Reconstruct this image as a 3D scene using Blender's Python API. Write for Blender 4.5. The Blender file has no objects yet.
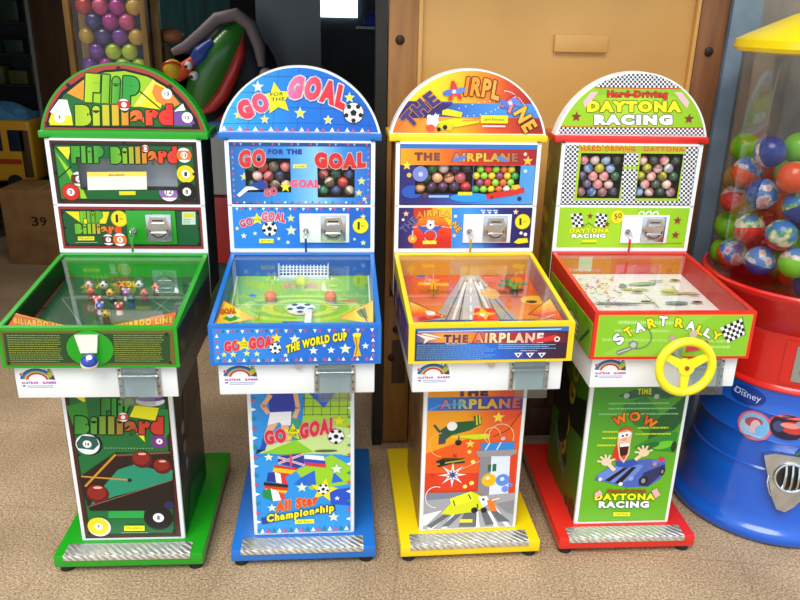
import bpy, bmesh, math, random
from mathutils import Vector, Matrix, Euler
from mathutils.geometry import tessellate_polygon
SC = bpy.context.scene
C = SC.collection
PI = math.pi
random.seed(7)

# ------------------------------------------------------------------ camera, sky, sun, exposure
cam_d = bpy.data.cameras.new('camera'); cam = bpy.data.objects.new('camera', cam_d); C.objects.link(cam)
cam_d.sensor_width = 36; cam_d.lens = 36 * 0.95127; cam_d.clip_start = .05
cam.matrix_world = Matrix.Translation((0, 0, 1.78124)) @ Matrix.Rotation(PI/2 - 0.35686, 4, 'X') @ Matrix.Rotation(0.02294, 4, 'Z')
SC.camera = cam
SC.view_settings.view_transform = 'Standard'; SC.view_settings.look = 'None'; SC.view_settings.gamma = 1
SC.view_settings.use_curve_mapping = False
SC.view_settings.exposure = 0.18
w = bpy.data.worlds.new('sky'); SC.world = w; w.use_nodes = True
bg = w.node_tree.nodes['Background']; bg.inputs[0].default_value = (0.80, 0.91, 1.0, 1); bg.inputs[1].default_value = 1.05
sd = bpy.data.lights.new('sun', 'SUN'); sd.energy = 2.6; sd.angle = math.radians(38); sd.color = (1, .975, .93)
sun = bpy.data.objects.new('sun', sd); C.objects.link(sun); sun.rotation_euler = Euler((math.radians(34), 0, math.radians(-14)))

ld = bpy.data.lights.new('shop_fill_light', 'AREA'); ld.shape = 'RECTANGLE'; ld.size = 1.2; ld.size_y = .3; ld.energy = 17; ld.color = (1, .93, .82)  # fill light added to brighten the shop interior, no visible fitting
fill_light = bpy.data.objects.new('shop_fill_light', ld); C.objects.link(fill_light); fill_light.location = (-2.0, 4.1, 2.85)

# ------------------------------------------------------------------ materials
def lin(h):
    if isinstance(h, (tuple, list)): return tuple(h[:3])
    h = h.lstrip('#')
    if len(h) == 3: h = ''.join(c*2 for c in h)
    v = [int(h[i:i+2], 16)/255 for i in (0, 2, 4)]
    return tuple(x/12.92 if x <= .04045 else ((x+.055)/1.055)**2.4 for x in v)
MATS = {}
def mat(name, col='#888', rough=.5, metal=0, coat=0, spec=.5, emit=0):
    if name in MATS: return MATS[name]
    m = bpy.data.materials.new(name); m.use_nodes = True; b = m.node_tree.nodes['Principled BSDF']
    b.inputs['Base Color'].default_value = (*lin(col), 1); b.inputs['Roughness'].default_value = rough
    b.inputs['Metallic'].default_value = metal; b.inputs['Coat Weight'].default_value = coat
    b.inputs['Specular IOR Level'].default_value = spec
    if emit: b.inputs['Emission Color'].default_value = (*lin(col), 1); b.inputs['Emission Strength'].default_value = emit
    MATS[name] = m; return m
def nodes(m): return m.node_tree.nodes, m.node_tree.links, m.node_tree.nodes['Principled BSDF']
def noise_mat(name, c1, c2, scale, rough=.7, detail=6, stretch=(1, 1, 1), bump=0, lo=.35, hi=.65, metal=0, third=None, coat=0):
    m = mat(name, c1, rough, metal, coat); n, l, b = nodes(m)
    tc = n.new('ShaderNodeTexCoord'); mp = n.new('ShaderNodeMapping'); mp.inputs['Scale'].default_value = stretch
    nz = n.new('ShaderNodeTexNoise'); nz.inputs['Scale'].default_value = scale; nz.inputs['Detail'].default_value = detail
    cr = n.new('ShaderNodeValToRGB'); cr.color_ramp.elements[0].position = lo; cr.color_ramp.elements[1].position = hi
    cr.color_ramp.elements[0].color = (*lin(c1), 1); cr.color_ramp.elements[1].color = (*lin(c2), 1)
    if third: e = cr.color_ramp.elements.new(min(.99, hi+.12)); e.color = (*lin(third), 1)
    l.new(tc.outputs['Object'], mp.inputs[0]); l.new(mp.outputs[0], nz.inputs['Vector']); l.new(nz.outputs[0], cr.inputs[0]); l.new(cr.outputs[0], b.inputs['Base Color'])
    if bump:
        bp = n.new('ShaderNodeBump'); bp.inputs['Strength'].default_value = bump; bp.inputs['Distance'].default_value = .002
        l.new(nz.outputs[0], bp.inputs['Height']); l.new(bp.outputs[0], b.inputs['Normal'])
    return m
printm = mat('printed_graphic', '#fff', .32)
_n, _l, _b = nodes(printm); _a = _n.new('ShaderNodeAttribute'); _a.attribute_name = 'Col'; _l.new(_a.outputs['Color'], _b.inputs['Base Color'])
def glass_mat(name, tint='#ffffff', base=.015, rough=.03):
    m = bpy.data.materials.new(name); m.use_nodes = True; n = m.node_tree.nodes; l = m.node_tree.links
    n.remove(n['Principled BSDF']); out = n['Material Output']
    t = n.new('ShaderNodeBsdfTransparent'); t.inputs[0].default_value = (*lin(tint), 1)
    g = n.new('ShaderNodeBsdfGlossy'); g.inputs['Roughness'].default_value = rough
    lw = n.new('ShaderNodeLayerWeight'); lw.inputs[0].default_value = .35
    ma = n.new('ShaderNodeMath'); ma.operation = 'MULTIPLY_ADD'; ma.inputs[1].default_value = .16; ma.inputs[2].default_value = base
    mx = n.new('ShaderNodeMixShader'); l.new(lw.outputs['Fresnel'], ma.inputs[0]); l.new(ma.outputs[0], mx.inputs[0])
    l.new(t.outputs[0], mx.inputs[1]); l.new(g.outputs[0], mx.inputs[2]); l.new(mx.outputs[0], out.inputs[0]); return m
glass = glass_mat('clear_glass'); plastic = glass_mat('clear_plastic', '#dfe6e4', .12, .12); globe_m = glass_mat('globe_plastic', '#f2f1ee', .015, .08)
white = mat('white_laminate', '#eef1f2', .3)
chrome = mat('chrome', '#d9dcdf', .18, 1); steel = noise_mat('brushed_steel', '#b4b5b3', '#cfcfcb', 12, .32, 2, (1, 8, 1), 0, metal=1)
rubber = mat('black_rubber', '#111214', .6); black = mat('black_plastic', '#15161a', .4)
dark = mat('dark_interior', '#16181c', .7)
def tread_mat():
    m = mat('tread_plate', '#e4e3dc', .38, .75); n, l, b = nodes(m)
    tc = n.new('ShaderNodeTexCoord'); mp = n.new('ShaderNodeMapping'); mp.inputs['Scale'].default_value = (1, 1, 1)
    vo = n.new('ShaderNodeTexVoronoi'); vo.inputs['Scale'].default_value = 22
    wv = n.new('ShaderNodeTexWave'); wv.inputs['Scale'].default_value = 26; wv.bands_direction = 'DIAGONAL'; wv.inputs['Distortion'].default_value = 3
    ad = n.new('ShaderNodeMath'); ad.operation = 'ADD'
    bp = n.new('ShaderNodeBump'); bp.inputs['Strength'].default_value = .8; bp.inputs['Distance'].default_value = .004
    l.new(tc.outputs['Object'], mp.inputs[0]); l.new(mp.outputs[0], vo.inputs['Vector']); l.new(mp.outputs[0], wv.inputs['Vector'])
    l.new(vo.outputs['Distance'], ad.inputs[0]); l.new(wv.outputs['Fac'], ad.inputs[1]); l.new(ad.outputs[0], bp.inputs['Height']); l.new(bp.outputs[0], b.inputs['Normal'])
    return m
tread = tread_mat()

# ------------------------------------------------------------------ mesh helpers
def BM(): return bmesh.new()
def bx(bm, x0, x1, y0, y1, z0, z1, bev=0, seg=2):
    r = bmesh.ops.create_cube(bm, size=1)['verts']
    for v in r: v.co = Vector(((x0+x1)/2 + v.co.x*(x1-x0), (y0+y1)/2 + v.co.y*(y1-y0), (z0+z1)/2 + v.co.z*(z1-z0)))
    if bev:
        es = list({e for v in r for e in v.link_edges})
        bmesh.ops.bevel(bm, geom=es, offset=bev, segments=seg, affect='EDGES', profile=.5)
    return bm
def cyl(bm, p0, p1, r0, r1=None, n=24, caps=True):
    p0 = Vector(p0); p1 = Vector(p1); r1 = r0 if r1 is None else r1; d = p1-p0
    M = Matrix.Translation((p0+p1)/2) @ d.to_track_quat('Z', 'Y').to_matrix().to_4x4()
    bmesh.ops.create_cone(bm, cap_ends=caps, segments=n, radius1=r0, radius2=r1, depth=d.length, matrix=M); return bm
def sph(bm, c, r, u=20, v=12, sc=(1, 1, 1), rot=None):
    M = Matrix.Translation(c) @ (rot.to_matrix().to_4x4() if rot else Matrix()) @ Matrix.Diagonal((*sc, 1))
    bmesh.ops.create_uvsphere(bm, u_segments=u, v_segments=v, radius=r, matrix=M); return bm
def tube(bm, pts, r, n=10, closed=False):
    pts = [Vector(p) for p in pts]; N = len(pts); rr = r if isinstance(r, (list, tuple)) else [r]*N
    rings = []; up = None
    for i, p in enumerate(pts):
        a = pts[(i-1) % N] if (closed or i) else p; b_ = pts[(i+1) % N] if (closed or i < N-1) else p
        t = (b_-a).normalized()
        if up is None: up = t.orthogonal().normalized()
        up = (up - t*up.dot(t)).normalized(); s = t.cross(up)
        rings.append([bm.verts.new(p + (up*math.cos(2*PI*k/n) + s*math.sin(2*PI*k/n))*rr[i]) for k in range(n)])
    for i in range(N if closed else N-1):
        A, B = rings[i], rings[(i+1) % N]
        off = 0
        if closed and i == N-1: off = min(range(n), key=lambda o: (A[0].co-B[o].co).length)
        for k in range(n): bm.faces.new((A[k], A[(k+1) % n], B[(k+1+off) % n], B[(k+off) % n]))
    if not closed: bm.faces.new(rings[0][::-1]); bm.faces.new(rings[-1])
    return bm
def lathe(bm, prof, n=64, c=(0, 0), a0=0, a1=2*PI):
    full = abs(a1-a0-2*PI) < 1e-6; K = n if full else n+1
    rings = [[bm.verts.new((c[0]+r*math.cos(a0+(a1-a0)*k/n), c[1]+r*math.sin(a0+(a1-a0)*k/n), z)) for k in range(K)] for r, z in prof]
    for A, B in zip(rings, rings[1:]):
        for k in range(n): bm.faces.new((A[k], A[(k+1) % K], B[(k+1) % K], B[k]))
    return bm
def prism(bm, pts, y0, y1):            # outline in x,z, extruded along y
    a = [bm.verts.new((x, y0, z)) for x, z in pts]; b_ = [bm.verts.new((x, y1, z)) for x, z in pts]
    n = len(pts); bm.faces.new(a); bm.faces.new(b_[::-1])
    for i in range(n): bm.faces.new((a[i], b_[i], b_[(i+1) % n], a[(i+1) % n]))
    return bm
def obj(name, bm, m, parent=None, smooth=True, M=None):
    if M is not None: bm.transform(M)
    bmesh.ops.recalc_face_normals(bm, faces=bm.faces)
    me = bpy.data.meshes.new(name); bm.to_mesh(me); bm.free()
    for mm in (m if isinstance(m, (list, tuple)) else [m]): me.materials.append(mm)
    if smooth:
        me.polygons.foreach_set('use_smooth', [True]*len(me.polygons)); me.set_sharp_from_angle(angle=math.radians(35))
    o = bpy.data.objects.new(name, me); C.objects.link(o); o.parent = parent; return o
def tag(o, label, cat, group=None):
    o['label'] = label; o['category'] = cat
    if group: o['group'] = group
    return o
def thing(name, label, cat, loc=(0, 0, 0), rz=0, group=None):
    o = bpy.data.objects.new(name, None); C.objects.link(o); o.location = loc; o.rotation_euler = (0, 0, rz); o.empty_display_size = .1
    return tag(o, label, cat, group)
def struct(name, bm, m, parent=None, smooth=False, M=None):
    o = obj(name, bm, m, parent, smooth, M)
    if not parent: o['kind'] = 'structure'
    return o

# ------------------------------------------------------------------ printed graphics
_tc = {}
def text_tris(s, wt):
    k = (s, round(wt, 3))
    if k in _tc: return _tc[k]
    cu = bpy.data.curves.new('t', 'FONT'); cu.body = s; cu.size = 1; cu.offset = wt; cu.resolution_u = 3; cu.space_character = 1.03 + wt*3.4
    cu.fill_mode = 'FRONT' if hasattr(cu, 'fill_mode') else cu.fill_mode
    o = bpy.data.objects.new('t', cu); C.objects.link(o); dg = bpy.context.evaluated_depsgraph_get(); dg.update()
    me = o.evaluated_get(dg).to_mesh(); me.calc_loop_triangles()
    V = [(v.co.x, v.co.y) for v in me.vertices]; T = [tuple(t.vertices) for t in me.loop_triangles]
    o.evaluated_get(dg).to_mesh_clear(); bpy.data.objects.remove(o); bpy.data.curves.remove(cu)
    _tc[k] = (V, T); return V, T
def homog(q, W, H):
    # map quad TL,TR,BR,BL -> (0,0),(W,0),(W,H),(0,H)
    dst = [(0, 0), (W, 0), (W, H), (0, H)]; A = []; B = []
    for (x, y), (X, Y) in zip(q, dst):
        A.append([x, y, 1, 0, 0, 0, -x*X, -y*X]); B.append(X); A.append([0, 0, 0, x, y, 1, -x*Y, -y*Y]); B.append(Y)
    n = 8
    for i in range(n):
        p = max(range(i, n), key=lambda r: abs(A[r][i])); A[i], A[p] = A[p], A[i]; B[i], B[p] = B[p], B[i]
        for r in range(n):
            if r != i and A[r][i]:
                f = A[r][i]/A[i][i]; A[r] = [a-f*b for a, b in zip(A[r], A[i])]; B[r] -= f*B[i]
    return [B[i]/A[i][i] for i in range(n)] + [1]
def lerp(a, b, t): return tuple(x+(y-x)*t for x, y in zip(a, b))
def clip_tri(P, poly):                 # P: list of (x,y,col); poly convex CCW (in x right, y down -> orientation handled)
    for i in range(len(poly)):
        ax, ay = poly[i]; bx_, by = poly[(i+1) % len(poly)]
        f = lambda p: (bx_-ax)*(p[1]-ay)-(by-ay)*(p[0]-ax)
        out = []
        for j in range(len(P)):
            p, q = P[j], P[(j+1) % len(P)]; fp, fq = f(p), f(q)
            if fp >= 0: out.append(p)
            if (fp >= 0) != (fq >= 0):
                t = fp/(fp-fq); out.append((p[0]+(q[0]-p[0])*t, p[1]+(q[1]-p[1])*t, lerp(p[2], q[2], t)))
        P = out
        if len(P) < 3: return []
    return P
class Art:
    def __init__(s, W, H, quad, base, crop=(0, 0, 1), clip=None, holes=(), px=False):
        if px: quad = [((x-crop[0])*crop[2], (y-crop[1])*crop[2]) for x, y in quad]
        s.W, s.H, s.q = W, H, quad; s.h = homog(quad, W, H)
        s.ux = W/((math.dist(quad[0], quad[1])+math.dist(quad[2], quad[3]))/2)
        s.clip = clip or [(0, 0), (W, 0), (W, H), (0, H)]
        s.polys = []; s.n = 0; s.base = lin(base)
        s.cells = [s.clip]
        if holes:
            xs = [h[0] for h in holes]; hs = sorted(holes); s.cells = []; x = 0; BIG = 9
            for (x0, y0, x1, y1) in hs:
                s.cells += [[(x, -BIG), (x0, -BIG), (x0, BIG), (x, BIG)], [(x0, -BIG), (x1, -BIG), (x1, y0), (x0, y0)], [(x0, y1), (x1, y1), (x1, BIG), (x0, BIG)]]; x = x1
            s.cells.append([(x, -BIG), (BIG, -BIG), (BIG, BIG), (x, BIG)])
        s.holes = holes
        s.raw([(x, y) for x, y in s.clip], s.base)
    def mp(s, x, y):
        h = s.h; d = h[6]*x+h[7]*y+1; return ((h[0]*x+h[1]*y+h[2])/d, (h[3]*x+h[4]*y+h[5])/d)
    def tri(s, P, over):
        P = clip_tri(P, s.clip)
        if not P: return
        if over or len(s.cells) == 1: s.polys.append((s.n, P)); return
        for c in s.cells:
            Q = clip_tri(P, c)
            if Q: s.polys.append((s.n, Q))
    def raw(s, pts, col, over=False, cols=None):
        tris = tessellate_polygon([[Vector((x, y, 0)) for x, y in pts]])
        for t in tris:
            P = [(pts[i][0], pts[i][1], cols[i] if cols else col) for i in t]
            if (P[1][0]-P[0][0])*(P[2][1]-P[0][1])-(P[1][1]-P[0][1])*(P[2][0]-P[0][0]) < 0: P.reverse()
            s.tri(P, over)
        s.n += 1
    def poly(s, pts, c, over=False): s.raw([s.mp(*p) for p in pts], lin(c), over); return s
    def rect(s, x0, y0, x1, y1, c, over=False): return s.poly([(x0, y0), (x1, y0), (x1, y1), (x0, y1)], c, over)
    def rr(s, x0, y0, x1, y1, r, c, over=False):
        P = []
        for cx, cy, a in ((x1-r, y0+r, -90), (x1-r, y1-r, 0), (x0+r, y1-r, 90), (x0+r, y0+r, 180)):
            P += [(cx+r*math.cos(math.radians(a+k*22.5)), cy+r*math.sin(math.radians(a+k*22.5))) for k in range(5)]
        return s.poly(P, c, over)
    def ell(s, x, y, rx, ry, c, rot=0, n=20, over=False):
        X, Y = s.mp(x, y); ca, sa = math.cos(math.radians(rot)), math.sin(math.radians(rot)); P = []
        for k in range(n):
            u, v = rx*s.ux*math.cos(2*PI*k/n), ry*s.ux*math.sin(2*PI*k/n); P.append((X+u*ca-v*sa, Y+u*sa+v*ca))
        s.raw(P, lin(c), over); return s
    def disc(s, x, y, r, c, over=False): return s.ell(x, y, r, r, c, over=over)
    def star(s, x, y, r, c, n=5, inner=.45, rot=-90, over=False, ol=None):
        if ol: s.star(x, y, r*1.3, ol, n, inner, rot, over)
        X, Y = s.mp(x, y); P = []
        for k in range(2*n):
            rr = r*s.ux*(1 if k % 2 == 0 else inner); a = math.radians(rot)+PI*k/n; P.append((X+rr*math.cos(a), Y+rr*math.sin(a)))
        s.raw(P, lin(c), over); return s
    def line(s, pts, wd, c, over=False, closed=False):
        P = [s.mp(*p) for p in pts]; w_ = wd*s.ux/2
        if closed: P.append(P[0])
        for a, b in zip(P, P[1:]):
            d = math.dist(a, b) or 1e-9; nx, ny = -(b[1]-a[1])/d*w_, (b[0]-a[0])/d*w_; ex, ey = (b[0]-a[0])/d*w_*.4, (b[1]-a[1])/d*w_*.4
            s.raw([(a[0]+nx-ex, a[1]+ny-ey), (b[0]+nx+ex, b[1]+ny+ey), (b[0]-nx+ex, b[1]-ny+ey), (a[0]-nx-ex, a[1]-ny-ey)], lin(c), over); s.n -= 1
        s.n += 1; return s
    def arc(s, x, y, r0, r1, a0, a1, c, n=24, sy=1, over=False):
        P = [(x+r1*math.cos(math.radians(a0+(a1-a0)*k/n)), y+sy*r1*math.sin(math.radians(a0+(a1-a0)*k/n))) for k in range(n+1)]
        P += [(x+r0*math.cos(math.radians(a1+(a0-a1)*k/n)), y+sy*r0*math.sin(math.radians(a1+(a0-a1)*k/n))) for k in range(n+1)]
        return s.poly(P, c, over)
    def grad(s, x0, y0, x1, y1, cs, horiz=True, over=False):
        cs = [lin(c) for c in cs]; n = len(cs)-1
        for i in range(n):
            if horiz: q = [(x0+(x1-x0)*i/n, y0), (x0+(x1-x0)*(i+1)/n, y0), (x0+(x1-x0)*(i+1)/n, y1), (x0+(x1-x0)*i/n, y1)]; cc = [cs[i], cs[i+1], cs[i+1], cs[i]]
            else: q = [(x0, y0+(y1-y0)*i/n), (x1, y0+(y1-y0)*i/n), (x1, y0+(y1-y0)*(i+1)/n), (x0, y0+(y1-y0)*(i+1)/n)]; cc = [cs[i], cs[i], cs[i+1], cs[i+1]]
            s.raw([s.mp(*p) for p in q], None, over, cc); s.n -= 1
        s.n += 1; return s
    def text(s, t, cx, cy, w_, h_, c, ol=None, olw=.07, wt=.035, bend=0, rot=0, over=False, ol2=None, slope=0, grow=0):
        V, T = text_tris(t, wt); xs = [v[0] for v in V]; ys = [v[1] for v in V]
        x0, x1, y0, y1 = min(xs), max(xs), min(ys), max(ys); ca, sa = math.cos(math.radians(rot)), math.sin(math.radians(rot))
        def put(V, T, cc):
            pts = []; cols = []
            cl = [lin(k) for k in cc] if isinstance(cc, (list, tuple)) else None
            for (x, y) in V:
                u = (x-(x0+x1)/2)/(x1-x0)*2; v = (y-(y0+y1)/2)/(y1-y0)
                X = u*w_/2; Y = -v*h_*(1+grow*u) - bend*(1-u*u) + slope*u
                pts.append(s.mp(cx+X*ca-Y*sa, cy+X*sa+Y*ca))
                if cl:
                    q = min(max((u+1)/2, 0), .9999)*(len(cl)-1); i = int(q); cols.append(lerp(cl[i], cl[i+1], q-i))
                else: cols.append(lin(cc))
            for t_ in T:
                P = [(pts[i][0], pts[i][1], cols[i]) for i in t_]
                if (P[1][0]-P[0][0])*(P[2][1]-P[0][1])-(P[1][1]-P[0][1])*(P[2][0]-P[0][0]) < 0: P.reverse()
                s.tri(P, over)
            s.n += 1
        def wide(ex):
            # spread outline by drawing shifted copies of the same letters
            e = ex
            for k in range(8):
                a = PI*k/4; Vv = [(x+e*math.cos(a)*(x1-x0)/w_, y+e*math.sin(a)*(y1-y0)/h_) for x, y in V]; yield Vv
        if ol2:
            for Vv in wide(olw*h_*2): put(Vv, T, ol2); s.n -= 1
            s.n += 1
        if ol:
            for Vv in wide(olw*h_): put(Vv, T, ol); s.n -= 1
            s.n += 1
        put(V, T, c); return s
    def checker(s, x0, y0, x1, y1, nx, ny, c1='#fff', c2='#111', skew=None):
        s.rect(x0, y0, x1, y1, c1)
        for i in range(nx):
            for j in range(ny):
                if (i+j) % 2 == 0:
                    a, b, c_, d = x0+(x1-x0)*i/nx, x0+(x1-x0)*(i+1)/nx, y0+(y1-y0)*j/ny, y0+(y1-y0)*(j+1)/ny
                    s.raw([s.mp(a, c_), s.mp(b, c_), s.mp(b, d), s.mp(a, d)], lin(c2)); s.n -= 1
        s.n += 1; return s
    def soccer(s, x, y, r):
        s.disc(x, y, r*1.06, '#222'); s.disc(x, y, r, '#f4f4f4'); s.star(x, y, r*.36, '#151515', 5, .8)
        for k in range(5):
            a = math.radians(-90+72*k+36); s.star(x+r*.78*math.cos(a), y+r*.78*math.sin(a), r*.26, '#151515', 5, .8)
        return s
    def pool(s, x, y, r, c, num=None, stripe=False):
        s.disc(x, y, r*1.06, '#181818'); s.disc(x, y, r, '#f2f0ea' if stripe else c)
        if stripe:
            X, Y = s.mp(x, y); rr = r*s.ux; P = []
            for k in range(13): a = math.radians(-38+76*k/12); P.append((X+rr*math.cos(a), Y+rr*math.sin(a)))
            for k in range(13): a = math.radians(142+76*k/12); P.append((X+rr*math.cos(a), Y+rr*math.sin(a)))
            s.raw(P, lin(c))
        s.disc(x, y, r*.45, '#f8f6f0')
        if num: s.text(num, x, y, r*.3*len(num), r*.45, '#222', wt=.02)
        return s
    def lines(s, x0, y0, x1, y1, n, c, wd=1.5, seed=1, minlen=.6):       # unreadable fine print as rows of dashes
        R = random.Random(seed)
        for i in range(n):
            y = y0+(y1-y0)*(i+.5)/n; x = x0; xe = x0+(x1-x0)*R.uniform(minlen, 1)
            while x < xe:
                l = R.uniform(3, 12); s.raw([s.mp(x, y-wd/2), s.mp(min(x+l, xe), y-wd/2), s.mp(min(x+l, xe), y+wd/2), s.mp(x, y+wd/2)], lin(c)); s.n -= 1; x += l+R.uniform(1.2, 3)
        s.n += 1; return s
    def build(s, name, parent, O, U, V, th=.0015, m=None, lift=0.0, slab=True):
        O = Vector(O); U = Vector(U); V = Vector(V); N = U.cross(V) * -1
        if N.length: N.normalize()
        vs = []; fs = []; cs = []
        for n_, P in s.polys:
            b = len(vs)
            for x, y, c in P: vs.append(O+U*x+V*y+N*(lift+th+.00006*n_)); cs.append(c)
            fs.append(list(range(b, b+len(P))))
        # slab edge and back
        K = s.clip; n0 = len(vs)
        for x, y in K: vs.append(O+U*x+V*y+N*(lift+th)); cs.append(s.base)
        for x, y in K: vs.append(O+U*x+V*y+N*lift); cs.append(s.base)
        k = len(K) if slab else 0
        for i in range(k): fs.append([n0+i, n0+(i+1) % k, n0+k+(i+1) % k, n0+k+i])
        if slab and not s.holes: fs.append([n0+k+i for i in range(k)][::-1])
        me = bpy.data.meshes.new(name); me.from_pydata([tuple(v) for v in vs], [], fs)
        at = me.color_attributes.new('Col', 'FLOAT_COLOR', 'POINT')
        at.data.foreach_set('color', [z for c in cs for z in (*c, 1)])
        me.materials.append(m or printm)
        if not slab: b_ = bmesh.new(); b_.from_mesh(me); bmesh.ops.remove_doubles(b_, verts=b_.verts, dist=.00005); b_.to_mesh(me); b_.free()
        o = bpy.data.objects.new(name, me); C.objects.link(o); o.parent = parent; return o

def seg_outline(hw, h, n=36, inset=0):       # circular-segment outline, (x, z), ccw from the right end
    hw -= inset; h0 = h-inset
    R = (hw*hw+h0*h0)/(2*h0); cz = h0-R; a0 = math.atan2(-cz, hw)
    return [(R*math.cos(a0+(PI-2*a0)*k/n), cz+R*math.sin(a0+(PI-2*a0)*k/n)) for k in range(n+1)]

# ------------------------------------------------------------------ ground, facade, dark shop behind
A = .085                                      # the facade runs at this angle to the camera
FM = Matrix.Translation((0, 2.95, 0)) @ Matrix.Rotation(A, 4, 'Z')
def floor_mat():
    m = noise_mat('speckled_terrazzo', '#8a7458', '#cbb292', 135, .5, 5, (1, 1, 1), 0, .36, .6, third='#dccdb2'); n, l, b = nodes(m)
    cr = [x for x in n if x.type == 'VALTORGB'][0]
    tc = [x for x in n if x.type == 'TEX_COORD'][0]
    big = n.new('ShaderNodeTexNoise'); big.inputs['Scale'].default_value = 2.6; big.inputs['Detail'].default_value = 9; l.new(tc.outputs['Object'], big.inputs['Vector'])
    c2 = n.new('ShaderNodeValToRGB'); c2.color_ramp.elements[0].position = .3; c2.color_ramp.elements[1].position = .7
    c2.color_ramp.elements[0].color = (.70, .65, .60, 1); c2.color_ramp.elements[1].color = (1.02, .98, .95, 1); l.new(big.outputs[0], c2.inputs[0])
    br = n.new('ShaderNodeTexBrick'); br.offset = 0; br.inputs['Scale'].default_value = 1; br.inputs['Brick Width'].default_value = .6; br.inputs['Row Height'].default_value = .6
    br.inputs['Mortar Size'].default_value = .004; br.inputs['Color1'].default_value = (1, 1, 1, 1); br.inputs['Color2'].default_value = (.96, .96, .97, 1); br.inputs['Mortar'].default_value = (.84, .81, .78, 1)
    mp = n.new('ShaderNodeMapping'); mp.inputs['Rotation'].default_value = (0, 0, .085); mp.inputs['Location'].default_value = (.17, .1, 0)
    l.new(tc.outputs['Object'], mp.inputs[0]); l.new(mp.outputs[0], br.inputs['Vector'])
    m1 = n.new('ShaderNodeMix'); m1.data_type = 'RGBA'; m1.blend_type = 'MULTIPLY'; m1.inputs[0].default_value = 1
    m2 = n.new('ShaderNodeMix'); m2.data_type = 'RGBA'; m2.blend_type = 'MULTIPLY'; m2.inputs[0].default_value = 1
    l.new(cr.outputs[0], m1.inputs[6]); l.new(c2.outputs[0], m1.inputs[7]); l.new(m1.outputs[2], m2.inputs[6]); l.new(br.outputs[0], m2.inputs[7]); l.new(m2.outputs[2], b.inputs['Base Color'])
    b.inputs['Roughness'].default_value = .55; b.inputs['Specular IOR Level'].default_value = .35
    return m
struct('floor', bx(BM(), -7, 7, -6, 8, -.1, 0), floor_mat())
plaster = noise_mat('grey_stone_wall', '#7c726b', '#aca198', 5, .9, 9, (1, 1, .6), .6)
dkwall = noise_mat('dark_shop_wall', '#252d36', '#36414c', 3, .6, 4)
blue_paint = noise_mat('grey_blue_painted_metal', '#64798f', '#7d90a4', 6, .5, 4)
ceil_m = mat('shop_ceiling_paint', '#4a4a4a', .9)
def fs(name, x0, x1, y0, y1, z0, z1, m, parent=None): return struct(name, bx(BM(), x0, x1, y0, y1, z0, z1), m, parent, M=FM)
fs('wall_right', 1.33, 5.5, 0.06, .3, 0, 4.2, plaster)
fs('wall_left', -5.5, -2.9, 0.0, .25, 0, 4.2, plaster)
fs('wall_front', -2.9, 1.33, 0.0, .25, 2.06, 4.2, plaster)
fs('ceiling_added_shade', -5.5, 5.5, -.4, 0.0, 2.35, 2.43, mat('added_shade_paint', '#8f8a84', .8))  # unseen overhang, added to keep daylight off the shop floor
fs('trim_1', 1.215, 1.33, -.02, .25, 0, 2.06, blue_paint)
fs('wall_back', -5.2, 3.2, 4.0, 4.15, 0, 2.9, dkwall)
fs('wall_shopside', -5.3, -5.2, .25, 4.1, 0, 2.9, dkwall)
fs('wall_partition', .22, .32, .1, 4.0, 0, 2.9, dkwall)
fs('ceiling', -5.3, .35, .25, 4.15, 2.9, 3.0, ceil_m)
# wooden door leaf
wood = noise_mat('varnished_pine', '#8f5a26', '#ad7834', 3.5, .45, 7, (7, 7, .7), .15, .3, .7, coat=.2)
ochre = noise_mat('ochre_board', '#d09a50', '#dcab60', 2.0, .5, 4, (1, 1, 1), 0, .3, .7, coat=.15)
shaded_wood = noise_mat('shaded_dark_wood', '#3a2415', '#5d3b22', 3.5, .6, 7, (7, 7, .7), .3)  # shade on the lower door put into the colour as darker wood
door = bpy.data.objects.new('door_1', None); C.objects.link(door); door.location = (0, 2.95, 0); door.rotation_euler = (0, 0, A); door['kind'] = 'structure'
obj('board_panel', bx(BM(), .04, 1.12, .03, .05, .6, 2.03), ochre, door)
obj('lower_panel', bx(BM(), .04, 1.12, .03, .05, .02, .6), shaded_wood, door)
obj('stile', bx(BM(), -.065, .045, 0, .06, .01, 2.05, .004), wood, door)
obj('stile', bx(BM(), 1.105, 1.212, 0, .06, .01, 2.05, .004), noise_mat('brown_pine', '#6e4222', '#8d5a30', 3.5, .5, 7, (7, 7, .7), .2), door)
obj('rail', bx(BM(), .045, 1.105, .005, .055, .56, .7, .003), shaded_wood, door)
obj('rail', bx(BM(), .045, 1.105, .005, .055, .02, .16, .003), shaded_wood, door)
obj('moulding', bx(BM(), .045, .062, .005, .03, .7, 2.03, .004), ochre, door)
obj('moulding', bx(BM(), 1.09, 1.105, .005, .03, .7, 2.03, .004), ochre, door)
obj('jamb_post', bx(BM(), -.11, -.068, -.01, .08, 0, 2.06), noise_mat('black_jamb', '#15130f', '#2b231b', 6, .6), door)
obj('wooden_plate', bx(BM(), .56, .765, .012, .03, 1.668, 1.73, .003), ochre, door)
for x, z in ((-.022, 1.70), (1.155, 1.68), (-.012, .55), (-.03, .42)): obj('bolt_head', sph(BM(), (x, -.002, z), .017, sc=(1, .5, 1)), mat('iron', '#3b2c22', .5, .6), door)
b = BM(); bx(b, -.045, .03, -.012, 0, .70, .84, .003); bx(b, -.02, .01, -.03, -.01, .75, .79, .003); obj('latch', b, mat('iron', '#3b2c22', .5, .6), door)
obj('strike_plate', bx(BM(), -.03, .028, -.006, .001, .3, .5, .002), shaded_wood, door)

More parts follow.
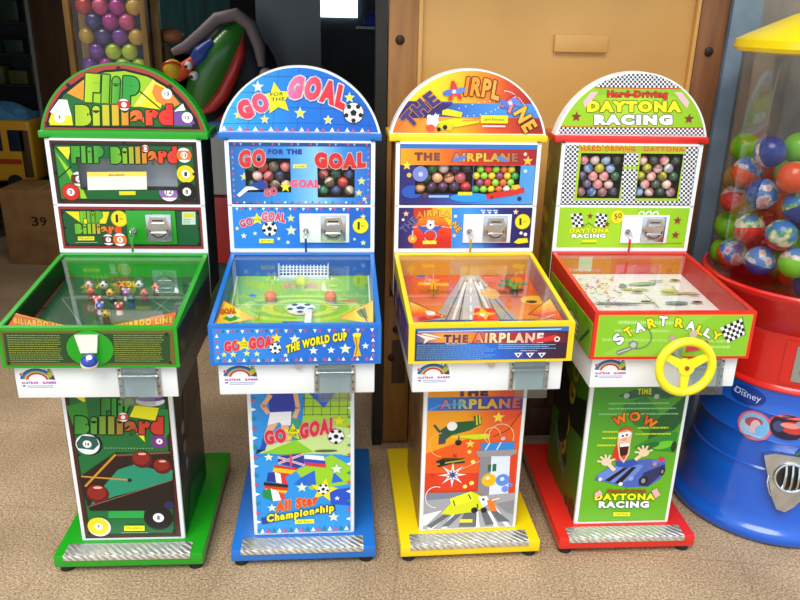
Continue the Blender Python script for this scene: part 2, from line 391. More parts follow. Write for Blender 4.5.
# ------------------------------------------------------------------ machines
POS = [(-0.89719, 2.16024, 0.06685), (-0.31637, 2.21331, 0.08248), (0.25962, 2.26019, 0.09892), (0.82173, 2.31471, 0.07001)]
CAB = dict(cw=.251, cf=.355, z0=.83, zc=.9954, z1=1.3837, back=.53)
def col_mat(name, c): return mat(name, c, .28, 0, .3)
def tree_label(o, l): o['label'] = l; return o
HS = dict()
class Mach: pass
def base_machine(i, name, label, colname, col, rimcol, zt1=.9366, linercols=None, back_col=None):
    x, y, a = POS[i]; r = thing(name, label, 'arcade machine', (x, y, 0), a, 'coin-operated table game machines in a row')
    g = Mach(); g.r = r; g.i = i; g.zt1 = zt1; cm = col_mat(colname, col); g.cm = cm
    g.R = Matrix.Translation((x, y, 0)) @ Matrix.Rotation(a, 4, 'Z')
    # base
    bp = obj('base_plate', bx(BM(), -.246, .246, -.076, .56, .024, .07, .004), cm, r)
    for fx in (-.215, .215):
        for fy in (-.045, .53): obj('rubber_foot', cyl(BM(), (fx, fy, 0), (fx, fy, .026), .024, .02), rubber, bp)
    b = BM(); bx(b, -.212, .205, -.079, -.016, .0695, .073, .001); bx(b, -.212, .205, -.0795, -.0765, .052, .073, .001); obj('tread_strip', b, tread, bp)
    # pedestal
    g.ped = obj('pedestal', bx(BM(), -.175, .175, 0, .40, .07, .70, .006), white, r)
    # drawer box with maker sticker, prize flap
    g.box = obj('prize_box', bx(BM(), -.233, .233, -.15, .40, .7006, .812, .003), white, r)
    # tray shell
    zb = .993; yb = .356; yf = -.1762; t = .014
    sl = lambda yy: zt1+(zb-zt1)*(yy-yf)/(yb-yf); g.sl = sl
    bm = BM()
    def wall(x0, x1, y0, y1, extra=0):
        v = [bm.verts.new(p) for p in ((x0, y0, .8104), (x1, y0, .8104), (x1, y1, .8104), (x0, y1, .8104), (x0, y0, sl(y0)), (x1, y0, sl(y0)), (x1, y1, sl(y1)), (x0, y1, sl(y1)))]
        for f in ((3, 2, 1, 0), (4, 5, 6, 7), (0, 1, 5, 4), (1, 2, 6, 5), (2, 3, 7, 6), (3, 0, 4, 7)): bm.faces.new([v[k] for k in f])
    wall(-.25, .25, yf, yf+t); wall(-.25, .25, yb-t, yb); wall(-.25, -.25+t, yf+t, yb-t); wall(.25-t, .25, yf+t, yb-t); wall(-.25+t, .25-t, yf+t, yb-t) if False else None
    bx(bm, -.236, .236, yf+t, yb-t, .8104, .8154)
    g.tray = obj('game_tray', bm, cm, r, smooth=False)
    # liner: printed inner walls
    lc = linercols or [col]*4; q = .0015; yl, yr = yf+t, yb-t; H = .078
    def liner(p0, p1, c, nm):
        # vertical sheet between p0 and p1 (x,y), from playfield to glass
        bm = BM(); a_, b_ = Vector(p0), Vector(p1); n = Vector((-(b_-a_).y, (b_-a_).x)).normalized()*q
        vs = []
        for pt in (a_, b_, b_+n, a_+n):
            z = sl(pt.y); vs.append(((pt.x, pt.y, z-.078), (pt.x, pt.y, z-.006)))
        lo = [bm.verts.new(v[0]) for v in vs]; hi = [bm.verts.new(v[1]) for v in vs]
        bm.faces.new(lo); bm.faces.new(hi)
        for k in range(4): bm.faces.new((lo[k], lo[(k+1) % 4], hi[(k+1) % 4], hi[k]))
        obj('inner_wall', bm, mat('liner_'+c.strip('#'), c, .35), g.tray, smooth=False)
    liner((-.236, yr), (-.236, yl), lc[0], 'l'); liner((.236, yl), (.236, yr), lc[1], 'r'); liner((.236, yr), (-.236, yr), lc[2], 'b'); liner((-.236, yl), (.236, yl), lc[3], 'f')
    gm = BM(); v = [gm.verts.new((xx, yy, sl(yy)-dz)) for dz in (.006, .003) for xx, yy in ((-.236, yl), (.236, yl), (.236, yr), (-.236, yr))]
    for f in ((3, 2, 1, 0), (4, 5, 6, 7), (0, 1, 5, 4), (1, 2, 6, 5), (2, 3, 7, 6), (3, 0, 4, 7)): gm.faces.new([v[k] for k in f])
    obj('glass_lid', gm, glass, g.tray, smooth=False)
    # back cabinet shell
    cw, cf, z0, zc, z1, bk = CAB['cw'], CAB['cf'], CAB['z0'], CAB['zc'], CAB['z1'], CAB['back']
    bm = BM(); bx(bm, -cw, cw, .358, bk, z0, 1.165, .003); bx(bm, -cw, -cw+.014, cf, bk, 1.16, z1); bx(bm, cw-.014, cw, cf, bk, 1.16, z1)
    bx(bm, -cw, cw, bk-.01, bk, 1.16, z1); bx(bm, -cw, cw, cf, bk, z1-.006, z1); bx(bm, -cw, cw, cf, cf+.003, .9965, 1.166)
    g.cab = obj('back_cabinet', bm, white, r)
    obj('display_backing', bx(BM(), -.236, .236, cf+.062, cf+.066, 1.166, 1.377), mat('backing_'+(back_col or '#101216').strip('#'), back_col or '#101216', .6), g.cab)
    g.ledge = obj('top_ledge', bx(BM(), -.2736, .2736, .3654-.0, .545, 1.3838, 1.4072, .003), cm, r)
    pts = [(xx, 1.4072+zz) for xx, zz in seg_outline(.2703, .2146)]
    g.marq = obj('marquee', prism(BM(), pts, .3832, .435), rimcol, r)
    return g
def front(g, art, name, parent, cx, W, ztop, y, lift=0.0): return art.build(name, parent, (cx-W/2, y, ztop), (1, 0, 0), (0, 0, -1), lift=lift)
MW, MH = .5406, .2146
def marquee_art(quad, base, crop):
    ins = .009; pts = [(x+MW/2, MH-z-.004) for x, z in seg_outline(MW/2, MH, inset=ins)][::-1]
    return Art(MW, MH, quad, base, crop, clip=pts)
def put_marquee(g, a): front(g, a, 'marquee_graphic', g.marq, 0, MW, 1.4072+MH, .3832)
DW, DH = .47, .2085
def put_display(g, a):
    o = front(g, a, 'display_graphic', g.cab, 0, DW, 1.378, CAB['cf']+.002)
    for (x0, y0, x1, y1) in a.holes: obj('window_pane', bx(BM(), -DW/2+x0-.004, -DW/2+x1+.004, CAB['cf']+.0022, CAB['cf']+.0036, 1.378-y1-.004, 1.378-y0+.004), glass, g.cab, smooth=False)
    for (x0, y0, x1, y1) in a.holes: obj('ball_shelf', bx(BM(), -DW/2+x0, -DW/2+x1, CAB['cf']+.004, CAB['cf']+.061, 1.378-y1-.006, 1.378-y1), dark, g.cab, smooth=False)
CWd, CH = .474, .147
def put_coin(g, a): g.coin = front(g, a, 'coin_panel', g.cab, 0, CWd, 1.1578, CAB['cf'])
def put_front(g, a, W, ztop): g.fr = front(g, a, 'front_graphic', g.tray, 0, W, ztop, -.1762)
PW, PH = .322, .545
def ped_clip(): return [(0, -.055), (PW, -.055), (PW, PH), (0, PH)]
def put_ped(g, a): front(g, a, 'pedestal_graphic', g.ped, 0, PW, .628, 0)
def sticker(g, x=-.168):
    a = Art(.108, .076, [(85, 95), (625, 95), (625, 440), (85, 440)], '#f4f6fa')
    cx, cy = 345, 300
    for r0, r1, c in ((205, 245, '#2a5ba6'), (180, 207, '#2e8aa8'), (160, 182, '#e8c85a'), (128, 162, '#c8383c')): a.arc(cx, cy, r0, r1, 188, 352, c, sy=.74)
    a.poly([(110, 230), (130, 175), (160, 215)], '#e39a3c'); a.ell(118, 205, 14, 22, '#d04a60')
    a.ell(540, 210, 42, 62, '#b3b83e', 15); a.ell(535, 150, 30, 26, '#6a7a34'); a.line([(480, 150), (470, 100)], 12, '#8a8f3e'); a.poly([(500, 280), (590, 215), (600, 290)], '#3a4a6a'); a.disc(545, 150, 8, '#fff')
    a.text('ALSTRAR', 235, 330, 245, 34, '#b3288e', wt=.05); a.text('GAMES', 510, 330, 195, 34, '#b3288e', wt=.05)
    a.ell(145, 375, 26, 12, '#38489a'); a.lines(190, 362, 590, 412, 2, '#98a4c8', 12, 3, .9)
    a.build('maker_sticker', g.box, (x-.054, -.15, .803), (1, 0, 0), (0, 0, -1), th=.0004)
def prize_flap(g, x=.115):
    b = BM(); bx(b, x-.062, x-.048, -.158, -.15, .703, .806, .002); bx(b, x+.048, x+.062, -.158, -.15, .703, .806, .002); bx(b, x-.05, x+.05, -.1535, -.1502, .765, .806, .001)
    fr = obj('prize_door_frame', b, steel, g.box)
    obj('prize_opening', bx(BM(), x-.047, x+.047, -.1525, -.1503, .705, .764), mat('chute_grey', '#ccd2d6', .4, 0), fr)
    b = BM(); n = 10; prof = [(-.156-.035*math.sin(PI*.5*k/n), .80-.105*k/n-.0) for k in range(n+1)]
    f_ = [[b.verts.new((x+sx*.05, yy-o, zz)) for sx in (-1, 1)] for o in (0, .0025) for yy, zz in prof]; N = n+1
    for k in range(n):
        b.faces.new((f_[k][0], f_[k][1], f_[k+1][1], f_[k+1][0])); b.faces.new((f_[N+k][0], f_[N+k+1][0], f_[N+k+1][1], f_[N+k][1]))
        for e in (0, 1): b.faces.new((f_[k][e], f_[k+1][e], f_[N+k+1][e], f_[N+k][e]))
    for e in (0, n): b.faces.new((f_[e][0], f_[e][1], f_[N+e][1], f_[N+e][0]))
    obj('clear_flap', b, plastic, g.box)
    obj('flap_rod', cyl(BM(), (x-.055, -.162, .775), (x+.055, -.162, .775), .005), chrome, g.box)
    for sx in (-.055, .055):
        for z in (.718, .742, .768, .794): obj('bolt', sph(BM(), (x+sx, -.159, z), .0038, 10, 6), mat('grey_bolt', '#6d7276', .4, .8), fr)
def lock(g, x=.006):
    b = BM(); cyl(b, (x, -.151, .800), (x, -.163, .800), .0125); cyl(b, (x, -.163, .800), (x, -.167, .800), .008); obj('tray_lock', b, chrome, g.box)
def coin_mech(g, x, z, plate_c, w_=.155, h_=.112, mx=.03):
    y = CAB['cf']-.0032; p = obj('coin_door', bx(BM(), x-w_/2, x+w_/2, y-.004, y, z-h_/2, z+h_/2, .002), plate_c, g.cab)
    cx = x+mx; b = BM(); bx(b, cx-.043, cx+.043, y-.009, y-.004, z-.047, z+.047, .003)
    pts = [(cx-.033, z+.018), (cx-.026, z+.040), (cx+.026, z+.040), (cx+.033, z+.018), (cx+.033, z-.02), (cx+.018, z-.037), (cx-.018, z-.037), (cx-.033, z-.02)]
    prism(b, pts, y-.016, y-.008); bx(b, cx-.022, cx+.022, y-.022, y-.016, z+.014, z+.02, .002); bx(b, cx-.028, cx+.028, y-.022, y-.016, z-.018, z-.012, .002)
    m_ = obj('coin_mechanism', b, chrome, g.cab)
    obj('coin_slot', bx(BM(), cx-.018, cx+.018, y-.0175, y-.0155, z+.026, z+.030), black, m_)
    b = BM(); tube(b, [(cx+.03*math.cos(t_), y-.0175, z+.03*math.sin(t_)) for t_ in [k*PI/12-PI*.95 for k in range(12)]], .0018, 6); obj('guard_wire', b, black, m_)
    lx = x-w_/2+.022; b = BM(); cyl(b, (lx, y-.004, z-.008), (lx, y-.011, z-.008), .010); obj('coin_door_lock', b, chrome, p)
    return lx, y-.011, z-.008
def key(g, at, label, col, tagc):
    lx, y, z = at; M = g.R; k = thing('key', label, 'key', M @ Vector((lx, y, z)), g.r.rotation_euler.z, 'keys left in the coin door locks')
    b = BM(); bx(b, -.001, .001, -.022, 0.0, -.003, .003); cyl(b, (-.0012, -.028, 0), (.0012, -.028, 0), .009); obj('key_blade', b, chrome, k)
    b = BM(); tube(b, [(.007*math.cos(t_*PI/6), -.03, -.012+.009*math.sin(t_*PI/6)) for t_ in range(12)], .0009, 6, True); obj('key_ring', b, chrome, k)
    obj('key_fob', bx(BM(), -.004, .004, -.0325, -.0275, -.068, -.018, .002), mat(tagc, col, .3, .2), k)
def inworld(g, p): return g.R @ Vector(p)
# capsules behind the display windows
def cap_mat(c):
    base = lin(c); return mat('capsule_'+c.strip('#'), tuple(min(.92, x*1.35+.012) for x in base), .25, 0, .4)
def capsule_mesh(nm, ca, cb, band=True):
    b = BM(); sph(b, (0, 0, 0), 1, 20, 12)
    if band: lathe(b, [(1.0, -.06), (1.035, -.05), (1.035, .05), (1.0, .06)], 20)
    bmesh.ops.recalc_face_normals(b, faces=b.faces)
    me = bpy.data.meshes.new(nm); b.to_mesh(me); b.free(); me.materials.append(cap_mat(ca)); me.materials.append(cap_mat(cb))
    for p in me.polygons: p.material_index = 0 if p.center.z > 0.0 else 1; p.use_smooth = True
    return me
_cm = {}
def capsule(loc, r, ca, cb, name, label, group, R, cat='capsule', rots=None):
    k = (ca, cb); me = _cm.get(k) or _cm.setdefault(k, capsule_mesh(name, ca, cb, ca != cb))
    o = bpy.data.objects.new(name, me); C.objects.link(o); o.location = loc; o.scale = (r, r, r)
    o.rotation_euler = rots or (R.uniform(-1, 1), R.uniform(-1, 1), R.uniform(0, 6)); tag(o, label, cat, group); return o
def fill_window(g, hole, r, cols, group, lab, seed, rows=9, name='capsule_toy', jit=0):
    R = random.Random(seed); x0, y0, x1, y1 = hole; X0 = -DW/2+x0; X1 = -DW/2+x1; Z0 = 1.378-y1; Z1 = 1.378-y0
    n = int((X1-X0-.001)/(2*r)); sp = (X1-X0-2*r)/(n-1); dz = math.sqrt(max((2*r)**2-(sp/2)**2, 0)); row = 0; z = Z0+r+.0005
    while z+r < Z1+r*.55 and row < rows:
        for k in range(n-(row % 2)):
            xx = X0+r+sp*(k+.5*(row % 2)); ca, cb, cn = R.choice(cols)
            yy = CAB['cf']+.006+r+R.uniform(0, jit)
            ORD = ['first', 'second', 'third', 'fourth', 'fifth', 'sixth', 'seventh', 'eighth', 'ninth']
            capsule(inworld(g, (xx, yy, z)), r*.985, ca, cb, name, lab.format(cn) + ', %s from left, %s row up' % (ORD[k], ORD[row]), group, R)
        z += dz+.0003; row += 1

# ================================================================== 1: green, billiards
RED = '#8a3428'
g = base_machine(0, 'billiard_game_machine', 'green billiards table game machine, leftmost of the row, with pool balls on its arched sign', 'green_enamel', '#1fa51c', col_mat('green_enamel', '#1c991a'),
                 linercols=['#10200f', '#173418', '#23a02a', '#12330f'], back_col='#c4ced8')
G = g
a = marquee_art([(11, 2), (697, 14), (708, 282), (40, 268)], '#a8402c', (30, 60, 4))
a.poly([(60, 258), (80, 190), (130, 120), (210, 65), (300, 36), (380, 30), (480, 55), (560, 100), (620, 160), (668, 230), (680, 272), (60, 258)], '#111')
inner = [(70, 250), (92, 190), (140, 130), (215, 75), (300, 46), (380, 40), (470, 62), (545, 105), (605, 165), (650, 228), (665, 262)]
a.poly(inner, '#1e6a2a'); a.poly([(150, 125), (215, 75), (250, 150), (235, 165)], '#ff9a2e'); a.poly([(215, 75), (300, 46), (380, 40), (470, 62), (490, 72), (410, 180), (240, 160)], '#9fcc1e')
a.poly([(492, 72), (410, 180), (440, 180), (505, 82)], '#e8f060'); a.poly([(505, 82), (440, 180), (520, 192), (545, 105)], '#f4e424'); a.poly([(70, 250), (92, 190), (165, 210), (170, 252)], '#f2dc2e'); a.poly([(80, 200), (118, 150), (150, 152), (165, 215)], '#fbfbf5')
a.disc(118, 220, 22, '#f8f8f0'); a.text('9', 118, 220, 8, 16, '#444')
a.poly([(500, 90), (560, 118), (600, 170), (560, 188), (505, 160), (488, 125)], '#f08a3a'); a.disc(548, 130, 21, '#fff'); a.text('13', 548, 130, 18, 15, '#444')
a.poly([(565, 200), (615, 205), (650, 232), (662, 258), (560, 252)], '#7a4aa0'); a.disc(628, 224, 22, '#fff'); a.text('12', 628, 224, 18, 15, '#444'); a.poly([(575, 200), (612, 168), (622, 195)], '#fff')
a.line([(440, 120), (520, 188)], 5, '#2a1c10')
a.text('FliP', 330, 112, 215, 112, ['#b8d820', '#8cc22a', '#2d9a3c', '#3aa040'], '#1a5a20', .045, .09, rot=4)
a.text('Billiard', 375, 213, 390, 82, ['#a6c81e', '#b8d030', '#d8b82a', '#e8702c', '#f0402c', '#f22a2a'], '#1a4a1c', .055, .10)
a.pool(375, 172, 24, '#d42a2a', stripe=True)
for x, y in ((157, 96), (357, 30), (562, 102), (70, 243), (655, 258)): a.disc(x, y, 9, '#1a1a22')
put_marquee(g, a)
q = [(92, 314), (664, 324), (676, 566), (112, 556)]; t = Art(DW, DH, q, '#000'); h0 = t.mp(195, 385); h1 = t.mp(590, 512)
a = Art(DW, DH, q, '#4a2018', holes=[(h0[0], h0[1], h1[0], h1[1])])
a.poly([(100, 324), (655, 334), (668, 558), (118, 548)], '#0d2a18')
a.poly([(108, 334), (650, 342), (660, 550), (126, 540)], '#14602c')
a.poly([(120, 340), (175, 340), (160, 390)], '#f0e028'); a.poly([(110, 345), (150, 385), (230, 540), (128, 540)], '#2d8a2c'); a.poly([(112, 360), (200, 470), (226, 540), (205, 540)], '#9fcf20'); a.line([(118, 460), (172, 415)], 5, '#111')
a.text('FliP', 237, 370, 128, 66, ['#3a9a2c', '#5cb030', '#2a8a3a'], '#0c3a18', .06, .09, over=True); a.text('Billiard', 458, 374, 262, 66, ['#4aa62c', '#8cba2c', '#d88a2c', '#e8442c', '#e03428'], '#0c3018', .06, .1, over=True)
a.pool(465, 348, 14, '#c33', stripe=True)
a.rect(232, 437, 466, 507, '#f4f1e0', True); a.rect(232, 437, 466, 455, '#f0dc5a', True); a.text('BIGLIARDINI', 348, 450, 60, 7, '#a22', wt=.03, over=True); a.lines(240, 460, 455, 500, 5, '#b8b49c', 1.2, 4)
a.rect(355, 513, 420, 528, '#e8d820', True)
a.pool(617, 375, 30, '#e8742a', '13', True); a.pool(622, 448, 36, '#e8d41e', '1'); a.pool(200, 464, 30, '#6a2c20', '7', True); a.pool(165, 514, 34, '#d42820', '3'); a.pool(553, 516, 40, '#9a6ab0', '12', True); a.pool(625, 517, 38, '#121214', '8')
for x, y in ((105, 335), (108, 440), (125, 545), (380, 323), (655, 448), (652, 335), (662, 552)): a.disc(x, y, 6, '#15151a')
put_display(g, a)
a = Art(CWd, CH, [(205, 45), (738, 50), (748, 210), (215, 205)], '#9a3030', (0, 190, 3.636))
a.poly([(213, 55), (732, 60), (740, 200), (223, 196)], '#0c2a14'); a.poly([(220, 62), (725, 66), (732, 194), (230, 190)], '#14582e')
a.poly([(232, 64), (395, 66), (380, 110), (290, 110)], '#f0dc20'); a.text('FliP', 327, 85, 84, 44, ['#7abc2c', '#4aa42e'], '#0e4a1c', .05, .09); a.text('Billiard', 350, 130, 175, 40, ['#5aae2c', '#9ac42c', '#e8742c', '#e2402e'], '#0e3a18', .06, .1)
a.disc(431, 92, 32, '#d8b420'); a.disc(431, 92, 29, '#f6dc20'); a.text('1', 422, 91, 9, 30, '#222', wt=.05); a.lines(432, 88, 452, 96, 2, '#6a5a10', 2)
a.pool(386, 172, 22, '#6a2824', '7', True); a.pool(430, 172, 26, '#e8742c', '5', True); a.rect(272, 159, 334, 174, '#f0e020'); a.text('flip game', 303, 166, 50, 8, '#7a6a10', wt=.01); a.line([(262, 182), (345, 182)], 1.5, '#c8d8c0')
a.rect(667, 66, 718, 115, '#c8dcc8'); a.rect(672, 72, 712, 88, '#e0d030'); a.lines(672, 92, 712, 112, 3, '#5a7a5a', 2, 8)
for x, y in ((222, 68), (226, 125), (232, 188), (726, 72), (730, 190), (729, 130), (480, 60)): a.disc(x, y, 5, '#15151a')
put_coin(g, a)
at = coin_mech(g, .068, 1.087, col_mat('green_enamel', '#1c991a'), .165, .118, .025); key(g, at, 'small key with a green fob in the coin door of the green billiards machine', '#4a9a3a', 'green_fob')
# tray front
a = Art(.478, .107, [(-4, 85), (622, 80), (632, 203), (0, 208)], '#6a5a24', (0, 310, 3.636))
a.rect(6, 92, 612, 198, '#1d4420'); a.lines(18, 96, 215, 196, 13, '#a8a83c', 2.0, 5, .9); a.lines(405, 94, 592, 194, 13, '#a8a83c', 2.0, 6, .9)
a.ell(316, 146, 90, 78, '#26301c'); a.ell(316, 146, 87, 74, '#1c991a'); a.disc(600, 92, 6, '#111'); a.disc(612, 196, 6, '#111'); a.disc(12, 200, 6, '#111')
put_front(g, a, .478, .927)
pl = obj('plunger_plate', prism(BM(), [(-.033, .916), (.031, .916), (.023, .862), (-.022, .862)], -.1875, -.1795), mat('cream_plastic', '#f2ead8', .35), g.tray)
ball = obj('cue_ball_knob', sph(BM(), (.006, -.207, .842), .024, 28, 18), mat('ivory_ball', '#f1ead4', .2, 0, .5), g.tray)
obj('blue_stripe', lathe(BM(), [(.0243*math.sin(t_), .0243*math.cos(t_)) for t_ in [.35+.09*k for k in range(11)]], 32), mat('ball_blue', '#233a9a', .25, 0, .4), ball, M=Matrix.Translation((.006, -.207, .842)) @ Matrix.Rotation(.25, 4, 'Y') @ Matrix.Rotation(.45, 4, 'X'))
for s_ in (-1, 1): obj('side_plate', bx(BM(), s_*.2335-.0008, s_*.2335+.0008, -.147, .395, .703, .81), mat('dark_side_plate', '#6a6660', .3, .5), g.box)
# playfield
FQ = {0: [(66.8, 276.6), (205.0, 276.8), (174.6, 350.3), (7.2, 351.0)], 1: [(235.9, 275.9), (369.9, 275.5), (376.1, 346.9), (214.9, 348.6)], 2: [(398.0, 275.8), (527.3, 274.7), (567.1, 344.4), (412.6, 347.1)], 3: [(554.6, 273.7), (680.4, 273.8), (745.9, 334.3), (595.7, 335.0)]}
GQ = {0: [(63.8, 255.6), (203.5, 256.1), (172.5, 326.1), (2.9, 326.5)], 1: [(234.7, 255.3), (370.0, 255.1), (376.4, 323.2), (213.2, 324.6)], 2: [(398.4, 255.5), (529.0, 254.6), (569.6, 321.2), (413.3, 323.5)], 3: [(556.5, 253.8), (683.5, 254.1), (750.4, 311.3), (598.5, 311.7)]}
def field(g, base, crop):
    H = math.hypot(.507, g.sl(.345)-g.sl(-.162)); a = Art(.472, H, FQ[g.i], base, crop, px=True); a.H3 = H; return a
def fieldpt(g, a, x, y, up=0):
    X, Y = a.mp(x, y); yy = .342-Y/a.H3*.504; return Vector((-.236+X, yy, g.sl(yy)-.0785+up))
def put_field(g, a):
    d = Vector((0, -.507, g.sl(-.162)-g.sl(.345))).normalized(); g.pf = a.build('playfield', g.r, (-.2345, .341, g.sl(.341)-.080), (.993, 0, 0), d, th=.001); return g.pf
def corner_print(g, quad_or, crop, draw, name='corner_graphic'):
    H = math.hypot(.507, g.sl(.345)-g.sl(-.162)); q = [((x-crop[0])*crop[2], (y-crop[1])*crop[2]) for x, y in GQ[g.i]]
    t = Art(.472, H, q, '#fff'); P = [t.mp(*p) for p in quad_or]
    ar = sum(P[k][0]*P[(k+1) % len(P)][1]-P[(k+1) % len(P)][0]*P[k][1] for k in range(len(P)))
    if ar < 0: P = P[::-1]
    P = [(min(max(x, .001), .471), min(max(y, .001), H-.003)) for x, y in P]
    a = Art(.472, H, q, '#fff', clip=P); draw(a)
    d = Vector((0, -.507, g.sl(-.162)-g.sl(.345))).normalized(); a.build(name, g.tray, (-.236, .345, g.sl(.345)-.0085), (1, 0, 0), d, th=.001)
cr = (0, 250, 3.81)
a = field(g, '#1c5230', cr)
a.grad(225, 85, 800, 400, ['#23532f', '#1d4a2e', '#1b4230'], False); a.poly([(255, 84), (800, 84), (800, 104), (250, 104)], '#8a3a34'); a.poly([(255, 84), (272, 84), (110, 300), (95, 300)], '#8a3a34'); a.poly([(350, 84), (425, 84), (420, 106), (345, 106)], '#2a9a34')
a.line([(290, 175), (690, 178)], 2.5, '#b8c8b0'); a.line([(235, 182), (320, 295)], 2, '#9ab09a'); a.line([(235, 182), (290, 178)], 2, '#9ab09a'); a.line([(575, 185), (650, 235)], 2, '#9ab09a'); a.line([(650, 180), (590, 235)], 2, '#9ab09a')
a.poly([(305, 145), (335, 115), (350, 145)], '#9a8a2c'); a.ell(485, 130, 58, 26, '#a87a1e'); a.text('YOU', 490, 130, 80, 24, '#d8a82a', '#7a3018', .06, .06); a.line([(370, 145), (385, 120)], 8, '#c0a030')
for x, y in ((240, 115), (165, 222), (710, 135)): a.ell(x, y, 12, 7, '#0c0c0e')
pf = put_field(g, a)
heads = [(400, 152, '#e8e0d8', '#3a3434'), (470, 158, '#e8683a', '#5a3020'), (535, 150, '#dfe4dc', '#2a4a3a'), (597, 160, '#e8743a', '#241c1c'), (352, 175, '#d04a5a', '#8a3a3a'), (425, 182, '#f0b038', '#6a5a2c'), (486, 180, '#8a6ab0', '#d8d0c8'), (554, 182, '#e05a68', '#7a3a3a'),
         (376, 210, '#e0483a', '#e8e0d0'), (433, 208, '#1e3a2c', '#3a5a4a'), (503, 205, '#1c6a4a', '#2c4a8a'), (386, 232, '#3a4ac0', '#d8d8e0'), (458, 235, '#dc3a34', '#f0d8c8'), (408, 265, '#d8b02c', '#6a4a1c'), (345, 152, '#d8c8c0', '#c04a4a')]
for x, y, c1, c2 in heads:
    p = fieldpt(g, a, x, y+10, 0)
    f = obj('bumper_figure', cyl(BM(), p, p+Vector((0, 0, .016)), .0115, .008, 14), mat('figure_'+c2.strip('#'), c2, .4), pf)
    b = BM(); sph(b, p+Vector((0, 0, .026)), .0135, 16, 10); q_ = p+Vector((0, 0, .026))
    obj('figure_head', b, mat('figure_'+c1.strip('#'), c1, .3, 0, .3), pf)
    obj('figure_feature', sph(sph(sph(BM(), q_+Vector((0, -.012, .003)), .0042, 8, 6), q_+Vector((-.009, -.003, .011)), .0045, 8, 6), q_+Vector((.009, -.003, .011)), .0045, 8, 6), mat('figure_'+c2.strip('#'), c2, .4), pf)
def dl(a):
    a.poly([(-20, 340), (0, 230), (300, 270), (300, 340)], '#e2571c'); a.line([(50, 238), (275, 290)], 4, '#c8c020'); a.text('BILIARDO LINE', 155, 276, 210, 24, ['#e8b020', '#f0c030'], '#8a1c10', .08, .08, slope=12)
def dr(a):
    a.poly([(380, 340), (380, 230), (700, 220), (700, 340)], '#e2571c'); a.line([(400, 288), (668, 240)], 4, '#c8c020'); a.text('BILIARDO LINE', 545, 272, 225, 26, ['#f0c030', '#e8b020'], '#8a1c10', .08, .08, slope=-12)
corner_print(g, [(52, 236), (272, 289), (12, 306)], cr, dl); corner_print(g, [(672, 230), (655, 306), (400, 289)], cr, dr)
# pedestal picture
a = Art(PW, PH, [(18, 12), (418, 5), (475, 570), (100, 575)], '#4a1c14', (60, 395, 4), clip=ped_clip())
a.poly([(20, -60), (410, -60), (455, 560), (112, 566)], '#0c2c18'); a.poly([(24, -60), (400, -60), (446, 553), (120, 558)], '#156a34')
a.poly([(50, 8), (95, 6), (100, 40)], '#e8e020'); a.poly([(25, 50), (100, 30), (110, 90), (60, 150)], '#2a8a30'); a.poly([(290, 45), (385, 55), (370, 105), (270, 90)], '#f0e81c'); a.poly([(290, 150), (330, 190), (325, 150)], '#f0e81c')
a.ell(350, 28, 55, 22, '#e8e8f4'); a.ell(350, 20, 50, 10, '#5a48a8'); a.poly([(380, 60), (420, 60), (425, 150), (400, 200)], '#1e8a3a')
a.text('FliP', 225, 55, 130, 75, ['#2c7a30', '#2d9a34', '#3aa63a'], '#0a3014', .06, .1); a.text('Billiard', 230, 125, 345, 72, ['#2e8a34', '#4a9a34', '#8a9a34', '#a85a2c', '#c83a2c', '#d8342c'], '#0a2a14', .06, .1); a.pool(245, 92, 20, '#d03a3a', stripe=True)
a.disc(115, 200, 50, '#0e1a14'); a.disc(108, 200, 46, '#e8eef0'); a.poly([(64, 195), (85, 165), (140, 170), (152, 200), (130, 222), (70, 215)], '#1f5a50'); a.disc(106, 199, 17, '#f4f4f0'); a.text('14', 106, 199, 15, 12, '#333')
a.disc(386, 188, 30, '#7a2c8a'); a.disc(387, 187, 13, '#f4eef4'); a.text('4', 387, 187, 7, 10, '#333')
for k in range(17): a.disc(175+k*11.5, 214, 2, '#b8d8b0')
a.poly([(75, 330), (170, 262), (215, 232), (430, 232), (445, 340), (110, 450)], '#241410'); a.poly([(225, 300), (290, 278), (380, 300), (440, 300), (440, 345), (215, 405), (120, 440), (175, 360)], '#1d8a6a'); a.poly([(215, 238), (430, 226), (430, 234), (222, 246)], '#7a4a3a')
a.line([(100, 365), (215, 240)], 9, '#c88a2a'); a.line([(85, 326), (270, 340)], 7, '#c88a3a'); a.disc(272, 341, 9, '#1a1a2a')
for x, y, r in ((320, 258, 40), (400, 285, 36), (148, 395, 45)): a.disc(x, y, r, '#5a1414'); a.ell(x-4, y-6, r*.82, r*.78, '#8a2018'); a.ell(x, y-r*.55, r*.4, r*.13, '#e8b0a0')
a.poly([(112, 445), (440, 338), (445, 440), (330, 462), (118, 462)], '#1a100e'); a.line([(112, 446), (438, 340)], 4, '#8a5a4a')
a.rect(190, 463, 330, 492, '#1fa044'); a.disc(385, 492, 58, '#111114'); a.disc(386, 491, 22, '#f4f4f2'); a.text('8', 386, 491, 11, 16, '#222'); a.disc(155, 527, 46, '#f2f0e8'); a.disc(150, 524, 42, '#ecd61c'); a.disc(152, 525, 17, '#f8f4e0'); a.text('9', 152, 525, 8, 13, '#444')
a.rect(252, 522, 332, 543, '#f0e81c'); a.text('flip game', 292, 532, 62, 10, '#8a7a10', wt=.01); a.line([(240, 550), (345, 550)], 2, '#a8c8a0'); a.disc(428, 440, 20, '#2a2450')
for x, y in ((30, 20), (75, 240), (112, 556), (405, 14), (446, 548), (425, 250)): a.disc(x, y, 5, '#111')
put_ped(g, a)
sticker(g); prize_flap(g, .125)
